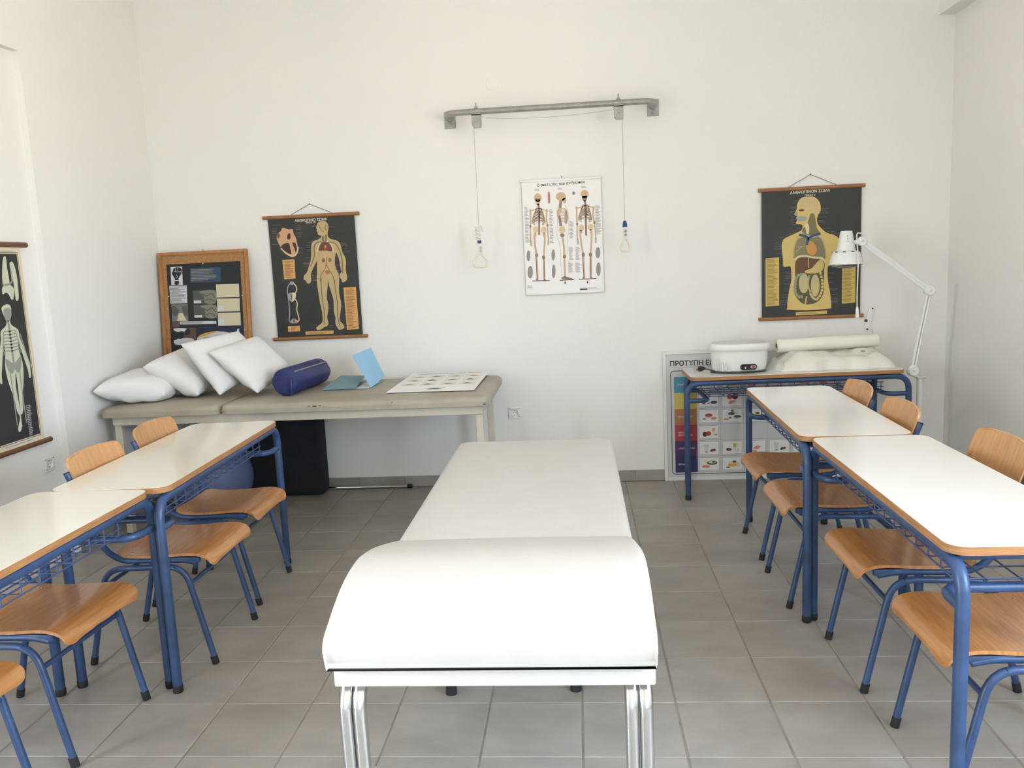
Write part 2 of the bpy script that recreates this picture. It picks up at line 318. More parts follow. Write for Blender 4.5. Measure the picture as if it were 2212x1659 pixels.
# drawings printed on the charts, digitised in sheet metres: (part, colour, layer, kind, points, ...)
ART={}
ART['vessels']=[
('figure_print','tan_skin',1,'poly',[(.3639,.758),(.3842,.7522),(.3975,.7359),(.3991,.71),(.3921,.6817),(.3925,.6557),(.4089,.6403),(.4438,.6296),(.4632,.614),(.4729,.5903),(.4761,.5611),(.4858,.5373),(.4958,.5164),(.4982,.4784),(.4931,.4437),(.4952,.4143),(.4989,.3906),(.494,.3703),(.4717,.3569),(.4602,.3634),(.4586,.3782),(.4493,.3876),(.4497,.411),(.4631,.4249),(.4608,.4455),(.4564,.4808),(.4508,.5161),(.4374,.5518),(.4281,.5174),(.4236,.4827),(.4292,.4473),(.4413,.4174),(.4446,.3761),(.4389,.3293),(.4374,.2822),(.4449,.2343),(.4434,.1988),(.434,.1516),(.427,.1102),(.4432,.0883),(.4551,.0667),(.4459,.0522),(.418,.0477),(.4046,.0665),(.3963,.0879),(.3997,.1237),(.3929,.1659),(.3939,.2075),(.3949,.249),(.3844,.297),(.3734,.3389),(.3697,.3745),(.365,.3453),(.3573,.2985),(.3521,.2574),(.3583,.2154),(.3542,.174),(.3441,.1327),(.3496,.0965),(.3415,.076),(.3194,.0682),(.2967,.0544),(.272,.0515),(.2642,.0652),(.2809,.0793),(.3039,.096),(.312,.1166),(.3131,.1584),(.3082,.2004),(.3027,.2364),(.299,.29),(.2947,.3375),(.2934,.3847),(.2987,.4255),(.3017,.4664),(.304,.5013),(.2876,.476),(.2693,.4448),(.2574,.4162),(.255,.3752),(.2425,.3594),(.2276,.362),(.2192,.3801),(.206,.3868),(.2117,.4129),(.2319,.4323),(.2478,.4695),(.2639,.5095),(.2711,.5498),(.2734,.5846),(.2811,.6189),(.3007,.6351),(.3284,.6421),(.3447,.6556),(.3456,.6642),(.3283,.671),(.3241,.6886),(.3179,.6976),(.3229,.7059),(.3178,.7148),(.3263,.7402),(.3396,.7537)]),
('figure_print','brown_print',2,'poly',[(.3241,.57),(.3348,.6042),(.3532,.6205),(.383,.6199),(.405,.6001),(.4103,.5621),(.366,.5687)]),
('figure_print','red_print',3,'poly',[(.3851,.5867),(.3828,.5778),(.3782,.5708),(.372,.5671),(.3657,.5675),(.3603,.5719),(.3571,.5793),(.3566,.5884),(.3589,.5973),(.3635,.6043),(.3697,.608),(.376,.6076),(.3814,.6033),(.3846,.5958)]),
('figure_print','orange_print',4,'poly',[(.375,.5931),(.374,.5882),(.3721,.5842),(.3697,.5821),(.3673,.5823),(.3654,.5846),(.3643,.5887),(.3643,.5938),(.3653,.5987),(.3672,.6026),(.3696,.6047),(.3719,.6046),(.3739,.6022),(.375,.5982)]),
('figure_print','cream_print',2,'line',[(.314,.559),(.3241,.599),(.3415,.624),(.3662,.6313),(.401,.6205),(.4163,.5936),(.4196,.5528)],.006),
('figure_print','peach_print',2,'poly',[(.3342,.5508),(.3998,.547),(.408,.4953),(.3963,.4375),(.3563,.4105),(.3245,.4417),(.3243,.5001)]),
('figure_print','olive_print',3,'line',[(.3726,.5265),(.3668,.486),(.3538,.4458),(.3263,.4122),(.3157,.3658)],.005),
('figure_print','olive_print',3,'line',[(.3674,.4743),(.3832,.4383),(.4037,.4019),(.4111,.3545)],.005),
('figure_print','olive_print',3,'poly',[(.3596,.5039),(.3579,.4979),(.3544,.4933),(.3498,.4908),(.3451,.4911),(.341,.4941),(.3385,.4991),(.338,.5052),(.3397,.5111),(.3432,.5158),(.3478,.5182),(.3525,.518),(.3566,.515),(.3591,.51)]),
('figure_print','olive_print',3,'poly',[(.4034,.5043),(.4018,.4983),(.3983,.4937),(.3938,.4912),(.389,.4915),(.3849,.4944),(.3824,.4994),(.3819,.5055),(.3836,.5115),(.3871,.5162),(.3916,.5186),(.3964,.5183),(.4005,.5154),(.403,.5104)]),
('figure_print','olive_print',3,'line',[(.3601,.6605),(.3564,.6405),(.3621,.6199)],.014),
('figure_print','olive_print',3,'line',[(.3791,.6709),(.378,.6421),(.3716,.6252)],.012),
('figure_print','olive_print',3,'line',[(.3594,.623),(.3174,.6226),(.2937,.595),(.2908,.537),(.2597,.4688)],.007),
('figure_print','olive_print',3,'line',[(.3891,.6212),(.4359,.6098),(.4612,.562),(.4735,.5032),(.4712,.4157)],.007),
('figure_print','olive_print',3,'line',[(.324,.3889),(.3206,.3242),(.322,.2472),(.3283,.1575),(.3181,.0862)],.006),
('figure_print','olive_print',3,'line',[(.4134,.3779),(.4132,.3131),(.4203,.2298),(.4148,.1408),(.4261,.0683)],.006),
('figure_print','olive_print',3,'line',[(.335,.7368),(.3493,.7015),(.366,.689)],.005),
('figure_print','olive_print',3,'line',[(.3853,.7338),(.3771,.7113),(.3843,.6936)],.005),
('figure_print','rust_print',3,'poly',[(.3868,.4264),(.3846,.4209),(.3795,.4167),(.3725,.4146),(.3651,.415),(.3586,.4179),(.3544,.4226),(.3533,.4283),(.3555,.4338),(.3606,.4379),(.3675,.44),(.375,.4396),(.3815,.4367),(.3857,.432)]),
('figure_print','flesh_print',1,'poly',[(.0581,.6927),(.0805,.7058),(.0949,.728),(.1354,.7141),(.1595,.7156),(.165,.6835),(.1775,.6597),(.1828,.6247),(.1863,.5896),(.1754,.5554),(.1528,.5404),(.1233,.5468),(.0929,.5718),(.0718,.5992),(.0574,.632),(.0486,.6615)]),
('figure_print','maroon_print',2,'poly',[(.0718,.5992),(.0893,.6214),(.1261,.628),(.1343,.5927),(.1374,.5547),(.1076,.5681)]),
('figure_print','maroon_print',2,'poly',[(.1499,.6266),(.1708,.6254),(.1785,.5901),(.1686,.5645),(.1612,.5911)]),
('figure_print','maroon_print',2,'poly',[(.1263,.6858),(.1415,.6878),(.1417,.6618),(.1315,.6508),(.1172,.6574)]),
('figure_print','brown_print',2,'poly',[(.0708,.6775),(.0692,.6701),(.0662,.6642),(.0625,.6611),(.0587,.6613),(.0558,.6649),(.0541,.671),(.0541,.6785),(.0558,.6859),(.0587,.6918),(.0624,.6949),(.0662,.6947),(.0691,.6912),(.0708,.685)]),
('figure_print','cream_print',3,'line',[(.0715,.5963),(.0956,.5688),(.1263,.5466),(.1559,.542),(.1796,.5668),(.1875,.6012)],.008),
('figure_print','greyblue_print',1,'line',[(.0931,.266),(.0903,.2958),(.091,.3254),(.1014,.3544),(.1259,.3737)],.007),
('figure_print','cream_print',1,'line',[(.1259,.3737),(.1478,.3518),(.1541,.3248),(.1401,.296)],.007),
('figure_print','greyblue_print',2,'poly',[(.0933,.2957),(.1183,.3026),(.1141,.2458),(.0958,.2629)]),
('figure_print','cream_print',2,'poly',[(.1183,.3026),(.1449,.2957),(.1385,.2635),(.1152,.2445)]),
('figure_print','greyblue_print',1,'line',[(.0931,.266),(.0941,.2183),(.092,.1587),(.0851,.1231),(.0993,.1073),(.1185,.1045)],.007),
('figure_print','cream_print',1,'line',[(.1185,.1045),(.1504,.1165),(.1508,.1495),(.143,.1917),(.1504,.233),(.1381,.2605)],.007),
('figure_print','greyblue_print',2,'poly',[(.1121,.3745),(.1264,.3778),(.1395,.3699),(.1331,.3556),(.1162,.3565)]),
('figure_print','greyblue_print',2,'poly',[(.0922,.1155),(.1189,.1363),(.1184,.1033)]),
('figure_print','flesh_print',2,'poly',[(.1189,.1363),(.1453,.115),(.1184,.1033)]),
('caption_print','cream_text',1,'text',[(.1782,.7679),(.3947,.7688)],'ΑΝΘΡΩΠΙΝΟ ΣΩΜΑ'),
('caption_print','cream_text',1,'text',[(.25,.7522),(.3169,.7528)],'ΠΙΝΑΞ VII'),
('caption_print','orange_label',1,'spoly',[(.0735,.5205),(.1555,.5204),(.1525,.3957),(.0754,.3942)]),
('caption_print','orange_label',1,'spoly',[(.4685,.3229),(.5517,.3229),(.5518,.0464),(.4707,.0448)]),
('caption_print','orange_label',1,'spoly',[(.0736,.0847),(.1543,.0845),(.1542,.0484),(.0727,.0474)]),
('caption_print','orange_label',1,'spoly',[(.1887,.0441),(.3811,.0437),(.3778,.0228),(.1883,.0224)]),
('caption_print','label_ink',2,'rows',[(.0863,.511),(.1484,.5103),(.1453,.402),(.0835,.4014)],14),
('caption_print','label_ink',2,'rows',[(.4786,.3153),(.5432,.3157),(.5433,.0528),(.4781,.0522)],34),
('caption_print','label_ink',2,'rows',[(.0926,.0794),(.1343,.0796),(.1353,.0542),(.0924,.0542)],5),
('caption_print','label_ink',2,'rows',[(.2128,.0403),(.3593,.0395),(.358,.0263),(.2127,.0277)],2),
('leader_print','leader_ink',1,'line',[(.0233,.7467),(.0878,.7447)],.0016),
('leader_print','leader_ink',1,'line',[(.0207,.7238),(.0584,.7226)],.0016),
('leader_print','leader_ink',1,'line',[(.0199,.7163),(.0516,.7154)],.0016),
('leader_print','leader_ink',1,'line',[(.0206,.7065),(.0505,.7056)],.0016),
('leader_print','leader_ink',1,'line',[(.0205,.6949),(.0492,.6941)],.0016),
('leader_print','leader_ink',1,'line',[(.0171,.6749),(.0458,.6741)],.0016),
('leader_print','leader_ink',1,'line',[(.0172,.6604),(.0466,.6596)],.0016),
('leader_print','leader_ink',1,'line',[(.0168,.6402),(.0522,.6391)],.0016),
('leader_print','leader_ink',1,'line',[(.0172,.6228),(.0544,.6217)],.0016),
('leader_print','leader_ink',1,'line',[(.1797,.7374),(.2185,.7362)],.0016),
('leader_print','leader_ink',1,'line',[(.1752,.7233),(.22,.7219)],.0016),
('leader_print','leader_ink',1,'line',[(.177,.7116),(.2187,.7104)],.0016),
('leader_print','leader_ink',1,'line',[(.1778,.6914),(.2178,.6902)],.0016),
('leader_print','leader_ink',1,'line',[(.1796,.6798),(.2154,.6787)],.0016),
('leader_print','leader_ink',1,'line',[(.1812,.6664),(.217,.6653)],.0016),
('leader_print','leader_ink',1,'line',[(.1884,.5924),(.2195,.5915)],.0016),
('leader_print','leader_ink',1,'line',[(.179,.561),(.215,.56)],.0016),
('leader_print','leader_ink',1,'line',[(.2899,.7337),(.3226,.7327)],.0016),
('leader_print','leader_ink',1,'line',[(.286,.7253),(.3218,.7242)],.0016),
('leader_print','leader_ink',1,'line',[(.4017,.7185),(.4391,.7173)],.0016),
('leader_print','leader_ink',1,'line',[(.4112,.6632),(.4338,.6626)],.0016),
('leader_print','leader_ink',1,'line',[(.4511,.6436),(.4689,.6431)],.0016),
('leader_print','leader_ink',1,'line',[(.4688,.6108),(.5076,.6096)],.0016),
('leader_print','leader_ink',1,'line',[(.4741,.603),(.5098,.6019)],.0016),
('leader_print','leader_ink',1,'line',[(.4762,.5942),(.515,.593)],.0016),
('leader_print','leader_ink',1,'line',[(.4891,.5534),(.5291,.5522)],.0016),
('leader_print','leader_ink',1,'line',[(.3025,.6523),(.3383,.6513)],.0016),
('leader_print','leader_ink',1,'line',[(.2707,.634),(.3005,.6331)],.0016),
('leader_print','leader_ink',1,'line',[(.2548,.6251),(.2936,.6239)],.0016),
('leader_print','leader_ink',1,'line',[(.2452,.6077),(.2799,.6067)],.0016),
('leader_print','leader_ink',1,'line',[(.2439,.595),(.2762,.594)],.0016),
('leader_print','leader_ink',1,'line',[(.2441,.5793),(.2734,.5784)],.0016),
('leader_print','leader_ink',1,'line',[(.243,.5689),(.2723,.5681)],.0016),
('leader_print','leader_ink',1,'line',[(.2328,.5288),(.2646,.5278)],.0016),
('leader_print','leader_ink',1,'line',[(.2147,.4995),(.2567,.4983)],.0016),
('leader_print','leader_ink',1,'line',[(.2125,.4902),(.2534,.4891)],.0016),
('leader_print','leader_ink',1,'line',[(.2117,.4821),(.2501,.481)],.0016),
('leader_print','leader_ink',1,'line',[(.2108,.4734),(.2468,.4724)],.0016),
('leader_print','leader_ink',1,'line',[(.261,.4101),(.2808,.4095)],.0016),
('leader_print','leader_ink',1,'line',[(.2595,.3955),(.2932,.3946)],.0016),
('leader_print','leader_ink',1,'line',[(.2586,.3867),(.2923,.3858)],.0016),
('leader_print','leader_ink',1,'line',[(.2575,.3762),(.2912,.3753)],.0016),
('leader_print','leader_ink',1,'line',[(.4352,.5287),(.4579,.528)],.0016),
('leader_print','leader_ink',1,'line',[(.4324,.4997),(.4581,.499)],.0016),
('leader_print','leader_ink',1,'line',[(.4344,.4704),(.4584,.4697)],.0016),
('leader_print','leader_ink',1,'line',[(.4322,.4355),(.455,.4348)],.0016),
('leader_print','leader_ink',1,'line',[(.359,.1916),(.3801,.191)],.0016),
('leader_print','leader_ink',1,'line',[(.4458,.1987),(.4615,.1982)],.0016),
('leader_print','leader_ink',1,'line',[(.2572,.0866),(.2694,.0863)],.0016),
('leader_print','leader_ink',1,'line',[(.3508,.0772),(.3812,.0765)],.0016),]
ART['torso']=[
('figure_print','yellow_skin',1,'poly',[(.2866,.7499),(.3157,.7476),(.3421,.7286),(.3569,.698),(.3584,.662),(.3429,.6326),(.3372,.6088),(.3433,.5785),(.3639,.5537),(.3991,.5224),(.4401,.5088),(.4694,.4836),(.4774,.4413),(.4732,.3813),(.4709,.3182),(.4242,.317),(.4055,.3146),(.4043,.2514),(.4105,.203),(.4197,.1544),(.4259,.1059),(.4281,.0624),(.4176,.0519),(.286,.0462),(.1599,.0549),(.1569,.0641),(.1595,.1154),(.1708,.1875),(.1821,.2475),(.1786,.32),(.161,.3267),(.1329,.3277),(.1302,.382),(.1222,.4486),(.1307,.4904),(.154,.5076),(.2064,.5297),(.2414,.5464),(.25,.5701),(.2411,.5824),(.2177,.5864),(.2089,.5927),(.2146,.6075),(.2104,.6257),(.2174,.6344),(.1986,.6454),(.213,.6766),(.2168,.7095),(.2341,.7388),(.2574,.7487)]),
('figure_print','brain_print',2,'poly',[(.2228,.6972),(.2342,.7328),(.2633,.7466),(.3041,.7468),(.3363,.7288),(.3523,.6922),(.3514,.6562),(.334,.6449),(.3048,.652),(.2814,.665),(.2521,.6721),(.2346,.6788)]),
('figure_print','olive_print',2,'poly',[(.2541,.5579),(.2733,.5752),(.2904,.6226),(.299,.6463),(.3195,.6425),(.3285,.6031),(.3376,.5547),(.3583,.5209),(.3175,.5122),(.2825,.5136),(.2473,.5341)]),
('figure_print','cream_print',3,'poly',[(.2645,.5816),(.2819,.5869),(.2909,.5565),(.2854,.5207),(.2736,.5271),(.2676,.5574)]),
('figure_print','greyblue_print',3,'poly',[(.2203,.6283),(.267,.6295),(.2701,.6084),(.2234,.6012)]),
('figure_print','greyblue_print',3,'poly',[(.1998,.6471),(.2172,.6644),(.2185,.6422)]),
('figure_print','brown_print',3,'poly',[(.2609,.6688),(.2592,.6657),(.2544,.6634),(.2473,.6623),(.2395,.6626),(.2325,.6642),(.2276,.6669),(.2259,.6701),(.2276,.6732),(.2324,.6755),(.2394,.6766),(.2472,.6763),(.2543,.6746),(.2592,.6719)]),
('figure_print','lung_print',2,'poly',[(.1929,.3797),(.1965,.4398),(.2126,.4843),(.2534,.5038),(.306,.4958),(.3468,.5033),(.3774,.4661),(.3913,.4084),(.3899,.3634),(.3361,.3804),(.2835,.3824),(.2367,.3841)]),
('figure_print','blue_print',4,'line',[(.2287,.5198),(.265,.5094),(.2815,.4938),(.2759,.4549)],.016),
('figure_print','blue_print',4,'line',[(.3595,.5191),(.3175,.5122),(.2815,.4908)],.016),
('figure_print','orange_print',3,'poly',[(.2713,.443),(.2915,.4753),(.312,.4716),(.3357,.4346),(.3301,.3987),(.3068,.3875),(.2833,.4065)]),
('figure_print','cream_print',3,'line',[(.2018,.3613),(.225,.3845),(.2718,.3858),(.3186,.3732),(.3654,.3703),(.3819,.3516)],.012),
('figure_print','tan_skin',3,'line',[(.1957,.3856),(.1965,.4398),(.2126,.4873),(.23,.5047)],.009),
('figure_print','tan_skin',3,'line',[(.3934,.3662),(.3895,.4205),(.3762,.4721),(.3585,.4999)],.009),
('figure_print','tan_skin',3,'line',[(.2073,.4093),(.2363,.4383),(.2655,.4493)],.004),
('figure_print','tan_skin',3,'line',[(.2129,.4452),(.248,.4439)],.003),
('figure_print','darkolive_print',2,'poly',[(.2065,.3551),(.2484,.3807),(.3186,.369),(.3801,.3517),(.3836,.2823),(.3795,.2041),(.3777,.1439),(.3383,.0939),(.2682,.0844),(.221,.1193),(.1984,.1684),(.2054,.2587)]),
('figure_print','liver_print',3,'poly',[(.2126,.3187),(.2222,.3606),(.2601,.3772),(.3303,.3674),(.3392,.3562),(.3074,.3152),(.2724,.2984),(.2111,.2766)]),
('figure_print','cream_print',4,'line',[(.2865,.3732),(.2875,.313)],.004),
('figure_print','stomach_print',4,'poly',[(.3784,.3427),(.3596,.3615),(.3306,.3355),(.3074,.3092),(.2695,.2955),(.2667,.2836),(.3077,.2761),(.3602,.2832),(.3804,.3125)]),
('figure_print','gut_print',3,'poly',[(.2888,.2164),(.286,.1891),(.2777,.1673),(.2656,.1555),(.2521,.156),(.2398,.1687),(.2312,.191),(.2279,.2186),(.2308,.246),(.239,.2678),(.2512,.2795),(.2647,.2791),(.277,.2664),(.2856,.244)]),
('figure_print','gut_print',3,'poly',[(.3556,.1989),(.3532,.1689),(.3459,.145),(.3352,.132),(.3233,.1325),(.3124,.1462),(.3047,.1707),(.3018,.2009),(.3042,.2309),(.3115,.2548),(.3222,.2678),(.3342,.2673),(.3451,.2535),(.3527,.2291)]),
('figure_print','stomach_print',4,'poly',[(.3458,.1842),(.3445,.1686),(.3407,.1561),(.3352,.1493),(.3289,.1495),(.3232,.1567),(.3192,.1695),(.3177,.1852),(.319,.2009),(.3228,.2133),(.3284,.2201),(.3346,.2199),(.3403,.2127),(.3443,.2)]),
('figure_print','tan_skin',4,'line',[(.2931,.2675),(.2848,.2075),(.2998,.1587)],.01),
('figure_print','gut_print',4,'line',[(.2969,.1528),(.3206,.1187),(.344,.1119)],.014),
('figure_print','gut_print',4,'line',[(.2766,.1354),(.2681,.0874)],.01),
('figure_print','colon_print',5,'poly',[(.2504,.2721),(.2494,.2677),(.2467,.2642),(.2427,.2624),(.2383,.2626),(.2343,.2647),(.2315,.2684),(.2305,.2728),(.2314,.2773),(.2342,.2807),(.2381,.2826),(.2426,.2824),(.2466,.2803),(.2494,.2766)]),
('figure_print','colon_print',5,'poly',[(.2329,.2667),(.2319,.2623),(.2292,.2588),(.2252,.257),(.2208,.2572),(.2168,.2593),(.214,.263),(.213,.2675),(.2139,.2719),(.2167,.2753),(.2206,.2772),(.2251,.277),(.2291,.2749),(.2318,.2712)]),
('figure_print','colon_print',5,'poly',[(.2224,.252),(.2215,.2476),(.2187,.2441),(.2148,.2423),(.2103,.2425),(.2063,.2446),(.2035,.2483),(.2025,.2528),(.2035,.2572),(.2062,.2606),(.2102,.2625),(.2146,.2623),(.2186,.2602),(.2214,.2565)]),
('figure_print','colon_print',5,'poly',[(.2173,.2341),(.2163,.2297),(.2136,.2262),(.2096,.2244),(.2052,.2246),(.2012,.2267),(.1984,.2304),(.1974,.2348),(.1983,.2393),(.2011,.2427),(.2051,.2446),(.2095,.2444),(.2135,.2423),(.2163,.2386)]),
('figure_print','colon_print',5,'poly',[(.2151,.2149),(.2141,.2105),(.2114,.207),(.2074,.2052),(.203,.2053),(.199,.2074),(.1962,.2111),(.1952,.2156),(.1961,.22),(.1989,.2235),(.2028,.2253),(.2073,.2252),(.2113,.223),(.2141,.2194)]),
('figure_print','colon_print',5,'poly',[(.2141,.195),(.2131,.1906),(.2104,.1871),(.2064,.1853),(.202,.1854),(.1979,.1876),(.1952,.1912),(.1941,.1957),(.1951,.2001),(.1978,.2036),(.2018,.2055),(.2062,.2053),(.2103,.2032),(.213,.1995)]),
('figure_print','colon_print',5,'poly',[(.2154,.175),(.2144,.1706),(.2117,.1671),(.2077,.1653),(.2033,.1655),(.1993,.1676),(.1965,.1713),(.1955,.1757),(.1964,.1802),(.1991,.1836),(.2031,.1855),(.2076,.1853),(.2116,.1832),(.2144,.1795)]),
('figure_print','colon_print',5,'poly',[(.219,.1568),(.2181,.1524),(.2153,.1489),(.2113,.147),(.2069,.1472),(.2029,.1493),(.2001,.153),(.1991,.1575),(.2,.1619),(.2028,.1654),(.2068,.1672),(.2112,.1671),(.2152,.1649),(.218,.1613)]),
('figure_print','colon_print',5,'poly',[(.2279,.142),(.227,.1375),(.2242,.1341),(.2202,.1322),(.2158,.1324),(.2118,.1345),(.209,.1382),(.208,.1427),(.2089,.1471),(.2117,.1506),(.2157,.1524),(.2201,.1523),(.2241,.1501),(.2269,.1465)]),
('figure_print','colon_print',5,'poly',[(.2397,.1319),(.2387,.1275),(.236,.124),(.232,.1221),(.2276,.1223),(.2236,.1244),(.2208,.1281),(.2198,.1326),(.2207,.137),(.2235,.1405),(.2274,.1423),(.2319,.1422),(.2359,.14),(.2387,.1364)]),
('figure_print','colon_print',5,'poly',[(.2543,.1332),(.2534,.1288),(.2506,.1253),(.2467,.1234),(.2422,.1236),(.2382,.1257),(.2354,.1294),(.2344,.1339),(.2354,.1383),(.2381,.1418),(.2421,.1436),(.2465,.1435),(.2505,.1413),(.2533,.1377)]),
('figure_print','stomach_print',5,'poly',[(.3679,.2739),(.3672,.27),(.3651,.2669),(.3621,.2653),(.3587,.2654),(.3556,.2672),(.3535,.2705),(.3527,.2744),(.3534,.2783),(.3555,.2814),(.3585,.283),(.3619,.2829),(.365,.281),(.3671,.2778)]),
('figure_print','stomach_print',5,'poly',[(.3739,.2525),(.3732,.2486),(.3711,.2456),(.3681,.2439),(.3647,.2441),(.3616,.2459),(.3595,.2491),(.3587,.2531),(.3594,.257),(.3615,.2601),(.3645,.2617),(.3679,.2616),(.371,.2597),(.3731,.2565)]),
('figure_print','stomach_print',5,'poly',[(.3776,.2313),(.3769,.2274),(.3748,.2243),(.3717,.2227),(.3684,.2228),(.3653,.2247),(.3632,.2279),(.3624,.2319),(.3631,.2358),(.3652,.2388),(.3682,.2405),(.3716,.2403),(.3747,.2385),(.3768,.2353)]),
('figure_print','stomach_print',5,'poly',[(.3789,.2102),(.3782,.2063),(.3761,.2032),(.3731,.2016),(.3697,.2017),(.3666,.2035),(.3645,.2068),(.3637,.2107),(.3644,.2146),(.3665,.2177),(.3696,.2193),(.3729,.2192),(.376,.2173),(.3781,.2141)]),
('figure_print','stomach_print',5,'poly',[(.3791,.189),(.3784,.1851),(.3763,.1821),(.3732,.1804),(.3699,.1806),(.3668,.1824),(.3647,.1856),(.3639,.1896),(.3646,.1935),(.3667,.1966),(.3697,.1982),(.3731,.1981),(.3762,.1962),(.3783,.193)]),
('figure_print','stomach_print',5,'poly',[(.3769,.168),(.3762,.1641),(.3741,.161),(.3711,.1594),(.3677,.1595),(.3646,.1614),(.3625,.1646),(.3617,.1686),(.3624,.1725),(.3645,.1755),(.3676,.1772),(.3709,.1771),(.374,.1752),(.3761,.172)]),
('figure_print','stomach_print',5,'poly',[(.3718,.1501),(.3711,.1462),(.369,.1431),(.366,.1415),(.3626,.1416),(.3595,.1435),(.3574,.1467),(.3566,.1506),(.3573,.1545),(.3594,.1576),(.3624,.1593),(.3658,.1591),(.3689,.1573),(.371,.1541)]),
('figure_print','stomach_print',5,'poly',[(.3643,.1335),(.3636,.1296),(.3615,.1265),(.3585,.1248),(.3551,.125),(.352,.1268),(.3499,.1301),(.3491,.134),(.3498,.1379),(.3519,.141),(.355,.1426),(.3583,.1425),(.3614,.1407),(.3635,.1374)]),
('figure_print','stomach_print',5,'poly',[(.3539,.1206),(.3532,.1167),(.3511,.1136),(.3481,.1119),(.3447,.1121),(.3416,.1139),(.3395,.1171),(.3387,.1211),(.3394,.125),(.3415,.1281),(.3445,.1297),(.3479,.1296),(.351,.1277),(.3531,.1245)]),
('figure_print','tan_skin',3,'line',[(.2459,.7293),(.253,.7111),(.2432,.6904)],.003),
('figure_print','tan_skin',3,'line',[(.2599,.724),(.2671,.7045),(.2579,.6851)],.003),
('figure_print','tan_skin',3,'line',[(.2739,.7282),(.2811,.698),(.2724,.6893)],.003),
('figure_print','tan_skin',3,'line',[(.2879,.7229),(.295,.7094),(.2871,.6839)],.003),
('figure_print','tan_skin',3,'line',[(.3019,.7271),(.3091,.7029),(.3016,.6882)],.003),
('figure_print','tan_skin',3,'line',[(.3159,.7218),(.3231,.6963),(.3162,.6828)],.003),
('figure_print','tan_skin',3,'line',[(.3299,.726),(.337,.7078),(.3308,.687)],.003),
('caption_print','yellow_label',1,'spoly',[(.023,.383),(.1068,.3859),(.107,.084),(.023,.0809)]),
('caption_print','yellow_label',1,'spoly',[(.4931,.3054),(.5748,.3054),(.5751,.0825),(.4934,.0794)]),
('caption_print','yellow_label',1,'spoly',[(.2099,.0362),(.4019,.0403),(.4033,.0192),(.21,.0169)]),
('caption_print','label_ink2',2,'rows',[(.0289,.3786),(.1009,.3801),(.1016,.0884),(.0289,.0862)],38),
('caption_print','label_ink2',2,'rows',[(.5002,.2991),(.569,.2996),(.5692,.0875),(.5003,.0852)],28),
('caption_print','label_ink2',2,'rows',[(.2275,.0332),(.3856,.0361),(.3857,.0228),(.2276,.0205)],2),
('caption_print','cream_text',1,'text',[(.1726,.7784),(.4156,.7832)],'ΑΝΘΡΩΠΙΝΟΝ ΣΩΜΑ'),
('caption_print','cream_text',1,'text',[(.2632,.758),(.3273,.7591)],'ΠΙΝΑΞ V'),
('leader_print','leader_ink',1,'line',[(.1963,.7283),(.2196,.7277)],.0016),
('leader_print','leader_ink',1,'line',[(.179,.6911),(.2141,.6903)],.0016),
('leader_print','leader_ink',1,'line',[(.182,.6796),(.2112,.6789)],.0016),
('leader_print','leader_ink',1,'line',[(.1733,.6661),(.2026,.6655)],.0016),
('leader_print','leader_ink',1,'line',[(.1647,.6485),(.1968,.6477)],.0016),
('leader_print','leader_ink',1,'line',[(.1794,.6299),(.2098,.6292)],.0016),
('leader_print','leader_ink',1,'line',[(.1737,.6151),(.2088,.6143)],.0016),
('leader_print','leader_ink',1,'line',[(.1756,.597),(.206,.5963)],.0016),
('leader_print','leader_ink',1,'line',[(.1768,.5849),(.2177,.584)],.0016),
('leader_print','leader_ink',1,'line',[(.2179,.5653),(.2471,.5646)],.0016),
('leader_print','leader_ink',1,'line',[(.2092,.5566),(.2413,.5559)],.0016),
('leader_print','leader_ink',1,'line',[(.1888,.5454),(.2297,.5445)],.0016),
('leader_print','leader_ink',1,'line',[(.1655,.5312),(.2064,.5303)],.0016),
('leader_print','leader_ink',1,'line',[(.1422,.5213),(.189,.5202)],.0016),
('leader_print','leader_ink',1,'line',[(.1101,.5093),(.1481,.5084)],.0016),
('leader_print','leader_ink',1,'line',[(.081,.4815),(.1307,.4804)],.0016),
('leader_print','leader_ink',1,'line',[(.0752,.4684),(.125,.4673)],.0016),
('leader_print','leader_ink',1,'line',[(.0724,.4535),(.1221,.4524)],.0016),
('leader_print','leader_ink',1,'line',[(.0725,.4384),(.1222,.4373)],.0016),
('leader_print','leader_ink',1,'line',[(.0785,.4111),(.1253,.4101)],.0016),
('leader_print','leader_ink',1,'line',[(.1138,.3839),(.1314,.3835)],.0016),
('leader_print','leader_ink',1,'line',[(.1141,.3374),(.1317,.337)],.0016),
('leader_print','leader_ink',1,'line',[(.36,.6739),(.4125,.6727)],.0016),
('leader_print','leader_ink',1,'line',[(.3601,.6631),(.398,.6622)],.0016),
('leader_print','leader_ink',1,'line',[(.3515,.6472),(.4069,.646)],.0016),
('leader_print','leader_ink',1,'line',[(.34,.6225),(.3954,.6212)],.0016),
('leader_print','leader_ink',1,'line',[(.3431,.5996),(.3723,.5989)],.0016),
('leader_print','leader_ink',1,'line',[(.3432,.5905),(.3899,.5895)],.0016),
('leader_print','leader_ink',1,'line',[(.3756,.5503),(.4252,.5492)],.0016),
('leader_print','leader_ink',1,'line',[(.3991,.5314),(.4457,.5303)],.0016),
('leader_print','leader_ink',1,'line',[(.4225,.5185),(.4691,.5174)],.0016),
('leader_print','leader_ink',1,'line',[(.1466,.291),(.1818,.2902)],.0016),
('leader_print','leader_ink',1,'line',[(.1467,.2819),(.1818,.2812)],.0016),
('leader_print','leader_ink',1,'line',[(.1468,.2729),(.1807,.2722)],.0016),
('leader_print','leader_ink',1,'line',[(.1468,.262),(.179,.2613)],.0016),
('leader_print','leader_ink',1,'line',[(.1469,.2518),(.1791,.2511)],.0016),
('leader_print','leader_ink',1,'line',[(.1383,.2219),(.1746,.2211)],.0016),
